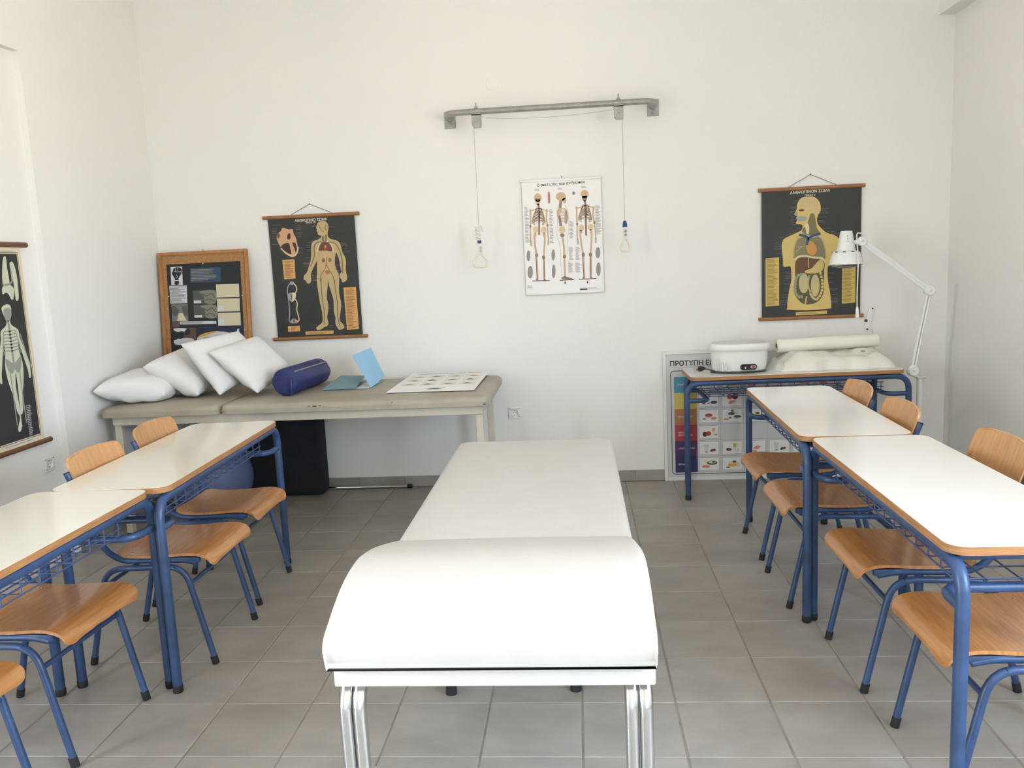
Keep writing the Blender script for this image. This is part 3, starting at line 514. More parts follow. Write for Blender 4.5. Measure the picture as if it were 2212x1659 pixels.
('leader_print','leader_ink',1,'line',[(.1384,.2128),(.1735,.2121)],.0016),
('leader_print','leader_ink',1,'line',[(.1327,.1859),(.1702,.1851)],.0016),
('leader_print','leader_ink',1,'line',[(.1328,.1738),(.1679,.1731)],.0016),
('leader_print','leader_ink',1,'line',[(.1212,.15),(.1652,.1491)],.0016),
('leader_print','leader_ink',1,'line',[(.1184,.135),(.1635,.1341)],.0016),
('leader_print','leader_ink',1,'line',[(.1156,.114),(.1601,.1131)],.0016),
('leader_print','leader_ink',1,'line',[(.1156,.1019),(.1596,.101)],.0016),
('leader_print','leader_ink',1,'line',[(.1157,.0898),(.1585,.0889)],.0016),
('leader_print','leader_ink',1,'line',[(.407,.2754),(.445,.2746)],.0016),
('leader_print','leader_ink',1,'line',[(.4073,.2441),(.4423,.2434)],.0016),
('leader_print','leader_ink',1,'line',[(.4104,.215),(.4426,.2144)],.0016),
('leader_print','leader_ink',1,'line',[(.4166,.1756),(.4633,.1747)],.0016),
('leader_print','leader_ink',1,'line',[(.4167,.1666),(.4546,.1658)],.0016),
('leader_print','leader_ink',1,'line',[(.4227,.1404),(.4636,.1396)],.0016),
('leader_print','leader_ink',1,'line',[(.4271,.1119),(.4697,.1111)],.0016),
('leader_print','leader_ink',1,'line',[(.4277,.1028),(.4669,.1021)],.0016),
('leader_print','leader_ink',1,'line',[(.4278,.0968),(.4728,.0959)],.0016),
('leader_print','leader_ink',1,'line',[(.4278,.0877),(.467,.087)],.0016),]
ART['skeleton']=[
('caption_print','black_ink',1,'text',[(.0964,.6877),(.401,.6941)],'Ο σκελετός του ανθρώπου'),
('figure_print','bone_print',2,'poly',[(.1236,.6098),(.1206,.5985),(.1135,.5898),(.1037,.5853),(.0932,.5861),(.0841,.5919),(.0781,.6016),(.0765,.6132),(.0796,.6245),(.0867,.6332),(.0964,.6376),(.1069,.6368),(.116,.6311),(.122,.6214)]),
('figure_print','bone_print',2,'poly',[(.0846,.5995),(.1139,.5974),(.1097,.5748),(.1007,.5632),(.0936,.5638),(.0861,.5765)]),
('figure_print','bone_dark',3,'poly',[(.0958,.6039),(.0951,.6021),(.0933,.6008),(.0908,.6001),(.0881,.6003),(.0857,.6013),(.0841,.6029),(.0836,.6048),(.0843,.6066),(.0861,.608),(.0886,.6086),(.0913,.6084),(.0937,.6074),(.0953,.6058)]),
('figure_print','bone_dark',3,'poly',[(.1156,.6025),(.1149,.6007),(.1131,.5993),(.1106,.5987),(.1079,.5989),(.1055,.5999),(.1038,.6015),(.1033,.6034),(.1041,.6052),(.1059,.6065),(.1084,.6072),(.1111,.607),(.1135,.606),(.1151,.6044)]),
('figure_print','bone_dark',3,'poly',[(.1019,.5946),(.1015,.5926),(.1006,.5909),(.0994,.5901),(.0981,.5902),(.097,.5912),(.0964,.5929),(.0962,.595),(.0966,.5971),(.0975,.5988),(.0987,.5996),(.1,.5995),(.101,.5985),(.1017,.5968)]),
('figure_print','bone_dark',3,'line',[(.0912,.5836),(.1054,.5826)],.002),
('figure_print','bone_dark',2,'line',[(.0976,.5711),(.1039,.5447),(.0986,.377)],.012),
('figure_print','bone_print',2,'line',[(.1039,.5447),(.0767,.5373),(.0497,.5323)],.006),
('figure_print','bone_print',3,'poly',[(.0576,.5318),(.0566,.5276),(.0542,.5243),(.0509,.5226),(.0474,.5229),(.0443,.525),(.0424,.5286),(.0419,.5329),(.0429,.5371),(.0453,.5404),(.0486,.5421),(.0521,.5418),(.0551,.5397),(.0571,.5361)]),
('figure_print','bone_print',2,'line',[(.0497,.5323),(.0476,.483),(.045,.4335)],.01),
('figure_print','bone_dark',3,'poly',[(.0514,.433),(.0505,.4292),(.0485,.4262),(.0459,.4246),(.043,.4249),(.0405,.4268),(.039,.43),(.0386,.4339),(.0394,.4378),(.0414,.4407),(.0441,.4423),(.047,.442),(.0494,.4401),(.051,.4369)]),
('figure_print','bone_print',2,'line',[(.045,.4335),(.0436,.3561)],.008),
('figure_print','bone_print',2,'line',[(.0436,.3561),(.04,.3313),(.0405,.313)],.0024),
('figure_print','bone_print',2,'line',[(.0436,.3561),(.043,.3311),(.0438,.3082)],.0024),
('figure_print','bone_print',2,'line',[(.0436,.3561),(.0465,.3308),(.048,.3086)],.0024),
('figure_print','bone_print',2,'line',[(.0436,.3561),(.0494,.3306),(.0518,.3128)],.0024),
('figure_print','bone_light',3,'poly',[(.0947,.4113),(.0925,.4024),(.0874,.3954),(.0804,.3919),(.0729,.3925),(.0664,.397),(.0622,.4046),(.0611,.4138),(.0633,.4227),(.0684,.4296),(.0754,.4332),(.0829,.4326),(.0894,.4281),(.0936,.4205)]),
('figure_print','bone_print',3,'poly',[(.0805,.3798),(.0793,.3738),(.0768,.3692),(.0735,.3667),(.0699,.367),(.0669,.3699),(.065,.3749),(.0646,.381),(.0658,.387),(.0683,.3917),(.0716,.3941),(.0751,.3939),(.0782,.391),(.0801,.3859)]),
('figure_print','bone_print',2,'line',[(.0779,.4126),(.0666,.3669)],.012),
('figure_print','bone_print',2,'line',[(.0666,.3669),(.0703,.3089),(.0769,.2504)],.011),
('figure_print','bone_dark',3,'poly',[(.0868,.2497),(.0855,.2441),(.0825,.2397),(.0783,.2375),(.0739,.2379),(.0701,.2407),(.0676,.2455),(.0669,.2512),(.0683,.2568),(.0713,.2611),(.0755,.2634),(.0799,.263),(.0837,.2602),(.0862,.2554)]),
('figure_print','bone_print',2,'line',[(.0769,.2504),(.0777,.1005)],.01),
('figure_print','bone_dark',2,'line',[(.0723,.2407),(.0737,.1008)],.004),
('figure_print','bone_dark',2,'line',[(.0777,.1005),(.0682,.093)],.012),
('figure_print','bone_print',2,'line',[(.1039,.5447),(.1286,.536),(.1533,.5272)],.006),
('figure_print','bone_print',3,'poly',[(.1612,.5267),(.1601,.5224),(.1577,.5192),(.1545,.5175),(.151,.5178),(.1479,.5199),(.1459,.5235),(.1454,.5278),(.1464,.532),(.1488,.5353),(.1521,.537),(.1556,.5367),(.1587,.5346),(.1606,.531)]),
('figure_print','bone_print',2,'line',[(.1533,.5272),(.1496,.4817),(.1543,.4353)],.01),
('figure_print','bone_dark',3,'poly',[(.1607,.4348),(.1599,.431),(.1579,.428),(.1552,.4265),(.1524,.4267),(.1499,.4286),(.1483,.4318),(.1479,.4358),(.1487,.4396),(.1507,.4426),(.1534,.4441),(.1562,.4439),(.1587,.442),(.1603,.4387)]),
('figure_print','bone_print',2,'line',[(.1543,.4353),(.1557,.3577)],.008),
('figure_print','bone_print',2,'line',[(.1557,.3577),(.1509,.3317),(.1501,.3121)],.0024),
('figure_print','bone_print',2,'line',[(.1557,.3577),(.1539,.3315),(.1535,.3074)],.0024),
('figure_print','bone_print',2,'line',[(.1557,.3577),(.1574,.3312),(.1577,.3078)],.0024),
('figure_print','bone_print',2,'line',[(.1557,.3577),(.1604,.331),(.1615,.312)],.0024),
('figure_print','bone_light',3,'poly',[(.1456,.406),(.1434,.3971),(.1383,.3901),(.1313,.3866),(.1238,.3872),(.1173,.3917),(.1131,.3993),(.1119,.4085),(.1142,.4174),(.1193,.4244),(.1262,.4279),(.1337,.4273),(.1402,.4228),(.1445,.4152)]),
('figure_print','bone_print',3,'poly',[(.1383,.3768),(.1372,.3708),(.1347,.3661),(.1313,.3636),(.1278,.3639),(.1248,.3668),(.1229,.3719),(.1224,.378),(.1236,.384),(.1261,.3887),(.1294,.3911),(.1329,.3908),(.136,.3879),(.1379,.3829)]),
('figure_print','bone_print',2,'line',[(.1288,.4073),(.1347,.3643)],.012),
('figure_print','bone_print',2,'line',[(.1347,.3643),(.1293,.2994),(.1209,.2344)],.011),
('figure_print','bone_dark',3,'poly',[(.1309,.2336),(.1296,.228),(.1265,.2237),(.1224,.2215),(.1179,.2218),(.1141,.2246),(.1116,.2294),(.111,.2352),(.1123,.2408),(.1153,.2451),(.1195,.2473),(.1239,.247),(.1278,.2442),(.1302,.2394)]),
('figure_print','bone_print',2,'line',[(.1209,.2344),(.1176,.0948)],.01),
('figure_print','bone_dark',2,'line',[(.1243,.224),(.1216,.0944)],.004),
('figure_print','bone_dark',2,'line',[(.1176,.0948),(.1282,.0857)],.012),
('figure_print','bone_dark',2,'line',[(.1018,.5429),(.0892,.5468),(.0836,.5363),(.092,.5278),(.099,.5302)],.0042),
('figure_print','bone_dark',2,'line',[(.1057,.5426),(.1187,.5446),(.123,.5334),(.1136,.5262),(.1069,.5296)],.0042),
('figure_print','bone_print',2,'line',[(.1012,.5335),(.0862,.5376),(.0798,.5272),(.0896,.5185),(.0985,.5209)],.0042),
('figure_print','bone_print',2,'line',[(.1051,.5332),(.1205,.5351),(.1256,.5238),(.1148,.5167),(.1063,.5203)],.0042),
('figure_print','bone_dark',2,'line',[(.1006,.5242),(.0832,.5284),(.076,.5181),(.0873,.5093),(.0979,.5115)],.0042),
('figure_print','bone_dark',2,'line',[(.1046,.5239),(.1224,.5255),(.1282,.5142),(.116,.5072),(.1058,.5109)],.0042),
('figure_print','bone_print',2,'line',[(.1001,.5148),(.0802,.5192),(.0722,.5089),(.0849,.5001),(.0973,.5021)],.0042),
('figure_print','bone_print',2,'line',[(.104,.5145),(.1242,.516),(.1309,.5046),(.1172,.4977),(.1052,.5015)],.0042),
('figure_print','bone_dark',2,'line',[(.0995,.5054),(.0773,.51),(.0685,.4998),(.0826,.4908),(.0967,.4927)],.0042),
('figure_print','bone_dark',2,'line',[(.1034,.5051),(.126,.5065),(.1335,.495),(.1184,.4882),(.1046,.4922)],.0042),
('figure_print','bone_print',2,'line',[(.0989,.4961),(.0743,.5008),(.0647,.4906),(.0803,.4816),(.0962,.4834)],.0042),
('figure_print','bone_print',2,'line',[(.1029,.4958),(.1279,.4969),(.1362,.4854),(.1196,.4787),(.104,.4828)],.0042),
('figure_print','bone_dark',2,'line',[(.0983,.4867),(.0713,.4916),(.0609,.4815),(.0779,.4723),(.0759,.4754)],.0042),
('figure_print','bone_dark',2,'line',[(.1023,.4864),(.1297,.4873),(.1388,.4757),(.1208,.4691),(.1232,.4719)],.0042),
('figure_print','bone_print',2,'line',[(.0978,.4773),(.0683,.4824),(.0571,.4723),(.0756,.463),(.0738,.4661)],.0042),
('figure_print','bone_print',2,'line',[(.1017,.477),(.1316,.4778),(.1415,.4661),(.122,.4596),(.1241,.4624)],.0042),
('figure_print','bone_dark',2,'line',[(.0972,.4679),(.0677,.4731),(.0565,.463),(.075,.4536),(.0717,.4569)],.0042),
('figure_print','bone_dark',2,'line',[(.1011,.4676),(.131,.4684),(.1409,.4567),(.1214,.4502),(.125,.4529)],.0042),
('figure_print','bone_print',2,'line',[(.0966,.4585),(.0671,.4637),(.0559,.4535),(.0744,.4442),(.0697,.4476)],.0042),
('figure_print','bone_print',2,'line',[(.1006,.4582),(.1304,.459),(.1404,.4473),(.1209,.4408),(.126,.4434)],.0042),
('figure_print','black_ink',1,'line',[(.0418,.088),(.1548,.0857)],.004),
('figure_print','bone_print',2,'poly',[(.4209,.6165),(.4179,.6056),(.4106,.5972),(.4004,.593),(.3894,.5938),(.3798,.5994),(.3734,.6088),(.3715,.6201),(.3745,.6309),(.3818,.6393),(.3919,.6435),(.4029,.6428),(.4126,.6371),(.419,.6278)]),
('figure_print','bone_dark',2,'poly',[(.3802,.6066),(.4109,.6044),(.4068,.5825),(.3976,.5713),(.3901,.5719),(.3821,.5843)]),
('figure_print','bone_dark',2,'line',[(.3942,.579),(.3987,.549),(.3973,.3596)],.012),
('figure_print','bone_print',2,'line',[(.3987,.549),(.3708,.5381),(.3432,.5332)],.006),
('figure_print','bone_print',3,'poly',[(.3511,.5326),(.3501,.5284),(.3477,.5251),(.3444,.5234),(.3409,.5237),(.3378,.5258),(.3358,.5294),(.3352,.5338),(.3362,.538),(.3386,.5413),(.3419,.543),(.3454,.5427),(.3485,.5406),(.3505,.537)]),
('figure_print','bone_print',2,'line',[(.3432,.5332),(.3416,.4837),(.343,.4337)],.01),
('figure_print','bone_dark',3,'poly',[(.3495,.4333),(.3486,.4294),(.3467,.4264),(.344,.4249),(.3411,.4251),(.3386,.427),(.337,.4303),(.3365,.4342),(.3374,.4381),(.3393,.441),(.342,.4426),(.3449,.4424),(.3474,.4404),(.349,.4372)]),
('figure_print','bone_print',2,'line',[(.343,.4337),(.3403,.3538)],.008),
('figure_print','bone_print',2,'line',[(.3403,.3538),(.3371,.3289),(.3377,.3105)],.0024),
('figure_print','bone_print',2,'line',[(.3403,.3538),(.3401,.3287),(.3411,.3057)],.0024),
('figure_print','bone_print',2,'line',[(.3403,.3538),(.3435,.3284),(.3453,.3061)],.0024),
('figure_print','bone_print',2,'line',[(.3403,.3538),(.3465,.3282),(.3491,.3104)],.0024),
('figure_print','bone_light',3,'poly',[(.3851,.4066),(.3829,.3977),(.3779,.3907),(.3709,.3872),(.3633,.3877),(.3567,.3923),(.3524,.3999),(.3512,.4091),(.3533,.4181),(.3584,.425),(.3654,.4286),(.3729,.428),(.3795,.4235),(.3839,.4158)]),
('figure_print','bone_print',3,'poly',[(.3718,.3824),(.3707,.3763),(.3683,.3716),(.365,.3692),(.3614,.3694),(.3583,.3724),(.3564,.3774),(.3559,.3836),(.357,.3896),(.3595,.3943),(.3628,.3967),(.3663,.3964),(.3694,.3935),(.3714,.3885)]),
('figure_print','bone_print',2,'line',[(.3681,.4079),(.3588,.3725)],.012),
('figure_print','bone_print',2,'line',[(.3588,.3725),(.3653,.3066),(.3747,.2402)],.011),
('figure_print','bone_dark',3,'poly',[(.3847,.2394),(.3835,.2338),(.3805,.2294),(.3763,.2272),(.3718,.2275),(.368,.2304),(.3654,.2352),(.3647,.2409),(.366,.2466),(.369,.2509),(.3731,.2531),(.3776,.2528),(.3815,.2499),(.384,.2452)]),
('figure_print','bone_print',2,'line',[(.3747,.2402),(.3777,.0972)],.01),
('figure_print','bone_dark',2,'line',[(.3702,.2304),(.3736,.0975)],.004),
('figure_print','bone_dark',2,'line',[(.3777,.0972),(.3682,.0898)],.012),
('figure_print','bone_print',2,'line',[(.3987,.549),(.4238,.5392),(.4491,.5305)],.006),
('figure_print','bone_print',3,'poly',[(.457,.5299),(.456,.5256),(.4537,.5224),(.4504,.5207),(.4468,.5209),(.4437,.5231),(.4417,.5267),(.4411,.531),(.4421,.5353),(.4445,.5385),(.4478,.5402),(.4513,.54),(.4544,.5378),(.4564,.5342)]),
('figure_print','bone_print',2,'line',[(.4491,.5305),(.4459,.4847),(.4521,.4381)],.01),
('figure_print','bone_dark',3,'poly',[(.4586,.4377),(.4578,.4338),(.4559,.4308),(.4532,.4293),(.4503,.4295),(.4478,.4314),(.4461,.4347),(.4457,.4386),(.4465,.4425),(.4484,.4454),(.4511,.447),(.454,.4468),(.4565,.4448),(.4582,.4416)]),
('figure_print','bone_print',2,'line',[(.4521,.4381),(.4582,.355)],.008),
('figure_print','bone_print',2,'line',[(.4582,.355),(.4525,.3302),(.4508,.312)],.0024),
('figure_print','bone_print',2,'line',[(.4582,.355),(.4555,.33),(.4542,.3072)],.0024),
('figure_print','bone_print',2,'line',[(.4582,.355),(.459,.3298),(.4584,.3076)],.0024),
('figure_print','bone_print',2,'line',[(.4582,.355),(.462,.3295),(.4622,.3119)],.0024),
('figure_print','bone_light',3,'poly',[(.4428,.4103),(.4407,.4014),(.4356,.3944),(.4286,.3909),(.4211,.3914),(.4145,.396),(.4101,.4036),(.4089,.4128),(.411,.4218),(.4161,.4287),(.4231,.4323),(.4306,.4317),(.4372,.4272),(.4416,.4195)]),
('figure_print','bone_print',3,'poly',[(.4361,.3828),(.435,.3767),(.4325,.372),(.4292,.3696),(.4256,.3698),(.4226,.3728),(.4206,.3778),(.4201,.384),(.4212,.39),(.4236,.3947),(.427,.3971),(.4305,.3969),(.4336,.3939),(.4356,.3889)]),
('figure_print','bone_print',2,'line',[(.4258,.4116),(.4329,.371)],.012),
('figure_print','bone_print',2,'line',[(.4329,.371),(.428,.3051),(.42,.2392)],.011),
('figure_print','bone_dark',3,'poly',[(.43,.2384),(.4288,.2328),(.4258,.2285),(.4216,.2262),(.4171,.2266),(.4132,.2294),(.4107,.2342),(.41,.24),(.4112,.2456),(.4142,.25),(.4184,.2522),(.4228,.2519),(.4268,.249),(.4293,.2442)]),
('figure_print','bone_print',2,'line',[(.42,.2392),(.4155,.0953)],.01),
('figure_print','bone_dark',2,'line',[(.4235,.2288),(.4196,.0949)],.004),
('figure_print','bone_dark',2,'line',[(.4155,.0953),(.4263,.0862)],.012),
('figure_print','bone_dark',2,'line',[(.3966,.5472),(.3839,.5511),(.3784,.5406),(.3869,.532),(.394,.5345)],.0042),
('figure_print','bone_dark',2,'line',[(.4006,.5469),(.4136,.5489),(.418,.5377),(.4087,.5304),(.4019,.5339)],.0042),
('figure_print','bone_print',2,'line',[(.3961,.5378),(.381,.5419),(.3747,.5314),(.3846,.5227),(.3935,.5251)],.0042),
('figure_print','bone_print',2,'line',[(.4001,.5375),(.4156,.5393),(.4208,.5281),(.41,.5209),(.4014,.5245)],.0042),
('figure_print','bone_dark',2,'line',[(.3957,.5284),(.3781,.5326),(.371,.5223),(.3824,.5135),(.393,.5157)],.0042),
('figure_print','bone_dark',2,'line',[(.3996,.5281),(.4175,.5298),(.4236,.5184),(.4113,.5114),(.401,.5151)],.0042),
('figure_print','bone_print',2,'line',[(.3952,.519),(.3752,.5234),(.3673,.5131),(.3801,.5042),(.3926,.5063)],.0042),
('figure_print','bone_print',2,'line',[(.3992,.5187),(.4195,.5202),(.4263,.5088),(.4126,.5018),(.4005,.5057)],.0042),
('figure_print','bone_dark',2,'line',[(.3947,.5096),(.3723,.5142),(.3635,.5039),(.3779,.4949),(.3921,.4969)],.0042),
('figure_print','bone_dark',2,'line',[(.3987,.5093),(.4214,.5106),(.4291,.4991),(.414,.4923),(.4,.4963)],.0042),
('figure_print','bone_print',2,'line',[(.3943,.5002),(.3694,.505),(.3598,.4948),(.3756,.4857),(.3916,.4875)],.0042),
('figure_print','bone_print',2,'line',[(.3982,.4999),(.4234,.501),(.4319,.4895),(.4153,.4827),(.3996,.4869)],.0042),
('figure_print','bone_dark',2,'line',[(.3938,.4908),(.3665,.4958),(.3561,.4856),(.3734,.4764),(.3713,.4795)],.0042),
('figure_print','bone_dark',2,'line',[(.3978,.4905),(.4254,.4915),(.4347,.4798),(.4166,.4732),(.419,.476)],.0042),
('figure_print','bone_print',2,'line',[(.3933,.4814),(.3636,.4865),(.3524,.4764),(.3711,.4671),(.3693,.4702)],.0042),
('figure_print','bone_print',2,'line',[(.3973,.4811),(.4273,.4819),(.4374,.4702),(.4179,.4636),(.42,.4665)],.0042),
('figure_print','bone_dark',2,'line',[(.3928,.4719),(.3631,.4771),(.3519,.467),(.3706,.4576),(.3673,.4609)],.0042),
('figure_print','bone_dark',2,'line',[(.3968,.4717),(.4269,.4724),(.437,.4607),(.4174,.4542),(.4211,.4569)],.0042),
('figure_print','bone_print',2,'line',[(.3924,.4625),(.3626,.4677),(.3515,.4576),(.3702,.4482),(.3654,.4515)],.0042),
('figure_print','bone_print',2,'line',[(.3963,.4622),(.4264,.463),(.4365,.4513),(.417,.4447),(.4221,.4474)],.0042),
('figure_print','black_ink',1,'line',[(.3416,.0847),(.4531,.0861)],.004),
('figure_print','bone_print',2,'poly',[(.2777,.6081),(.2739,.5964),(.2646,.5874),(.2517,.583),(.2376,.5841),(.2253,.5903),(.2171,.6005),(.2146,.6126),(.2184,.6243),(.2277,.6332),(.2406,.6376),(.2547,.6366),(.267,.6304),(.2752,.6202)]),
('figure_print','bone_print',2,'poly',[(.2509,.5893),(.2715,.6026),(.2779,.5849),(.2746,.5703),(.2622,.5688)]),
('figure_print','bone_dark',2,'line',[(.2432,.5839),(.238,.5359),(.2302,.5018),(.2361,.4566),(.2379,.4266)],.016),
('figure_print','bone_print',3,'poly',[(.2202,.5273),(.2408,.5407),(.2471,.5204),(.2278,.4871),(.2182,.4927)]),
('figure_print','bone_print',2,'line',[(.248,.5362),(.2702,.5336),(.2814,.5129),(.2663,.5091)],.004),
('figure_print','bone_print',2,'line',[(.2475,.5273),(.2697,.5247),(.2825,.5049),(.2659,.5017)],.004),
('figure_print','bone_print',2,'line',[(.247,.5184),(.2692,.5158),(.2836,.4969),(.2655,.4942)],.004),
('figure_print','bone_print',2,'line',[(.2465,.5095),(.2687,.5069),(.2846,.4889),(.2651,.4868)],.004),
('figure_print','bone_print',2,'line',[(.246,.5006),(.2682,.498),(.2857,.4808),(.2647,.4794)],.004),
('figure_print','bone_print',2,'line',[(.2455,.4917),(.2677,.4891),(.2867,.4728),(.2643,.472)],.004),
('figure_print','bone_print',2,'line',[(.245,.4828),(.2672,.4802),(.2848,.465),(.2639,.4645)],.004),
('figure_print','bone_print',2,'line',[(.2445,.4739),(.2667,.4713),(.2829,.4571),(.2635,.4571)],.004),
('figure_print','bone_print',2,'line',[(.244,.465),(.2663,.4624),(.281,.4493),(.2631,.4496)],.004),
('figure_print','bone_print',2,'line',[(.2435,.4561),(.2658,.4534),(.2791,.4415),(.2627,.4422)],.004),
('figure_print','bone_light',3,'poly',[(.2654,.402),(.2629,.3922),(.257,.3847),(.2488,.3808),(.2399,.3815),(.2322,.3865),(.2271,.3949),(.2257,.405),(.2282,.4148),(.2342,.4223),(.2424,.4262),(.2512,.4255),(.2589,.4205),(.264,.4121)]),
('figure_print','bone_dark',3,'poly',[(.2601,.3674),(.2584,.3623),(.2543,.3584),(.2486,.3565),(.2424,.357),(.2369,.3597),(.2333,.3642),(.2322,.3695),(.2339,.3746),(.238,.3784),(.2437,.3803),(.2499,.3799),(.2553,.3771),(.259,.3727)]),
('figure_print','bone_print',2,'line',[(.246,.3659),(.2526,.3051),(.254,.2393)],.012),
('figure_print','bone_print',2,'line',[(.2535,.2292),(.2534,.1632),(.2531,.1019)],.011),
('figure_print','bone_dark',3,'poly',[(.2658,.2334),(.2644,.2282),(.2611,.2242),(.2566,.2222),(.2517,.2226),(.2474,.2253),(.2446,.2297),(.2438,.235),(.2451,.2402),(.2484,.2442),(.253,.2462),(.2579,.2458),(.2621,.2431),(.265,.2387)]),
('figure_print','bone_dark',2,'poly',[(.235,.1034),(.2569,.1068),(.3098,.0862),(.2358,.09)]),
('figure_print','black_ink',1,'line',[(.2193,.0841),(.3127,.0839)],.004),
('figure_print','black_ink',1,'spoly',[(.2528,.0774),(.2572,.0668),(.2516,.0559),(.2472,.0676)]),
('figure_print','black_ink',1,'spoly',[(.3968,.0752),(.4014,.0646),(.3958,.0537),(.3913,.0654)]),
('figure_print','leader_grey',1,'line',[(.2298,.5662),(.2174,.5226),(.2187,.4579),(.212,.3835),(.2217,.3326),(.2313,.2815),(.2296,.2057),(.2337,.0984)],.0015),
('figure_print','leader_grey',1,'line',[(.269,.5584),(.2905,.4974),(.2852,.3981),(.2764,.3285),(.2721,.2481)],.0015),
('figure_print','red_grey',1,'poly',[(.1648,.6388),(.1771,.6389),(.177,.5774),(.1636,.5769)]),
('figure_print','bone_grey',1,'poly',[(.0363,.2485),(.0342,.2333),(.0301,.2213),(.0249,.2149),(.0196,.2153),(.0152,.2225),(.0127,.235),(.0125,.2504),(.0146,.2655),(.0187,.2775),(.0239,.2839),(.0292,.2835),(.0336,.2764),(.0361,.2639)]),
('figure_print','bone_grey',1,'poly',[(.0483,.1436),(.0455,.1261),(.0399,.1124),(.0326,.1051),(.025,.1057),(.0187,.1141),(.0149,.1286),(.0143,.1463),(.0171,.1637),(.0227,.1774),(.03,.1847),(.0375,.1841),(.0438,.1758),(.0477,.1613)]),
('figure_print','bone_grey',1,'poly',[(.1943,.2465),(.1923,.2312),(.1885,.2192),(.1838,.2127),(.1789,.2131),(.1748,.2202),(.1725,.2328),(.1723,.2481),(.1743,.2634),(.178,.2754),(.1828,.2818),(.1877,.2814),(.1917,.2743),(.194,.2618)]),
('figure_print','bone_grey',1,'poly',[(.1939,.1424),(.1916,.1237),(.1874,.1089),(.1821,.101),(.1767,.1014),(.1724,.1101),(.1699,.1254),(.1698,.1443),(.1721,.1629),(.1763,.1776),(.1816,.1855),(.1869,.1851),(.1913,.1764),(.1937,.1612)]),
('figure_print','bone_grey',1,'poly',[(.4834,.247),(.4812,.2318),(.4764,.2198),(.4701,.2134),(.4633,.2139),(.4576,.2212),(.454,.2339),(.4532,.2493),(.4555,.2646),(.4602,.2765),(.4666,.2829),(.4733,.2824),(.479,.2751),(.4826,.2625)]),
('figure_print','bone_grey',1,'poly',[(.4826,.1427),(.4804,.124),(.4757,.1092),(.4697,.1013),(.4634,.1018),(.4581,.1106),(.4549,.126),(.4544,.1449),(.4567,.1636),(.4613,.1783),(.4673,.1862),(.4736,.1857),(.4789,.1769),(.4821,.1616)]),
('figure_print','bone_grey',1,'poly',[(.3361,.6265),(.335,.6219),(.3323,.6183),(.3287,.6165),(.3247,.6168),(.3213,.6191),(.319,.6231),(.3184,.6278),(.3195,.6324),(.3221,.636),(.3258,.6378),(.3298,.6375),(.3332,.6352),(.3355,.6313)]),
('caption_print','leader_grey',1,'rows',[(.0119,.5573),(.0414,.5562),(.0371,.3316),(.0097,.3311)],30),
('caption_print','leader_grey',1,'rows',[(.1687,.536),(.1934,.5352),(.1909,.3199),(.1659,.3192)],24),
('caption_print','leader_grey',1,'rows',[(.4597,.5446),(.4946,.5435),(.4962,.3622),(.4586,.3625)],26),
('caption_print','leader_grey',1,'rows',[(.2845,.2926),(.312,.2915),(.3112,.2095),(.2841,.2106)],16),
('caption_print','leader_grey',1,'rows',[(.3271,.2919),(.3547,.2908),(.3534,.2073),(.3263,.2084)],16),
('caption_print','leader_grey',1,'rows',[(.2767,.1944),(.3094,.1929),(.31,.1281),(.2768,.1297)],13),
('caption_print','leader_grey',1,'rows',[(.322,.1935),(.3572,.1918),(.3574,.127),(.3221,.1282)],13),
('caption_print','leader_grey',1,'rows',[(.2934,.4574),(.3232,.4562),(.3199,.3453),(.2914,.3464)],13),
('caption_print','leader_grey',1,'rows',[(.0803,.6654),(.122,.6649),(.1211,.6502),(.0793,.6508)],2),
('caption_print','leader_grey',1,'rows',[(.228,.6656),(.265,.6645),(.2643,.6523),(.2273,.653)],2),
('caption_print','leader_grey',1,'rows',[(.3764,.6688),(.416,.6675),(.4154,.6553),(.3758,.6561)],2),
('caption_print','leader_grey',1,'rows',[(.3464,.0303),(.4581,.0292),(.4578,.024),(.3462,.0252)],1),
('caption_print','leader_grey',1,'rows',[(.0098,.0598),(.055,.0588),(.0549,.0408),(.0097,.0414)],3),
('caption_print','black_ink',1,'spoly',[(.3461,.0242),(.3943,.0239),(.3944,.0157),(.3462,.0159)]),
('caption_print','leader_grey',1,'rows',[(.3978,.0226),(.4857,.0218),(.4855,.0177),(.3976,.0175)],1),]
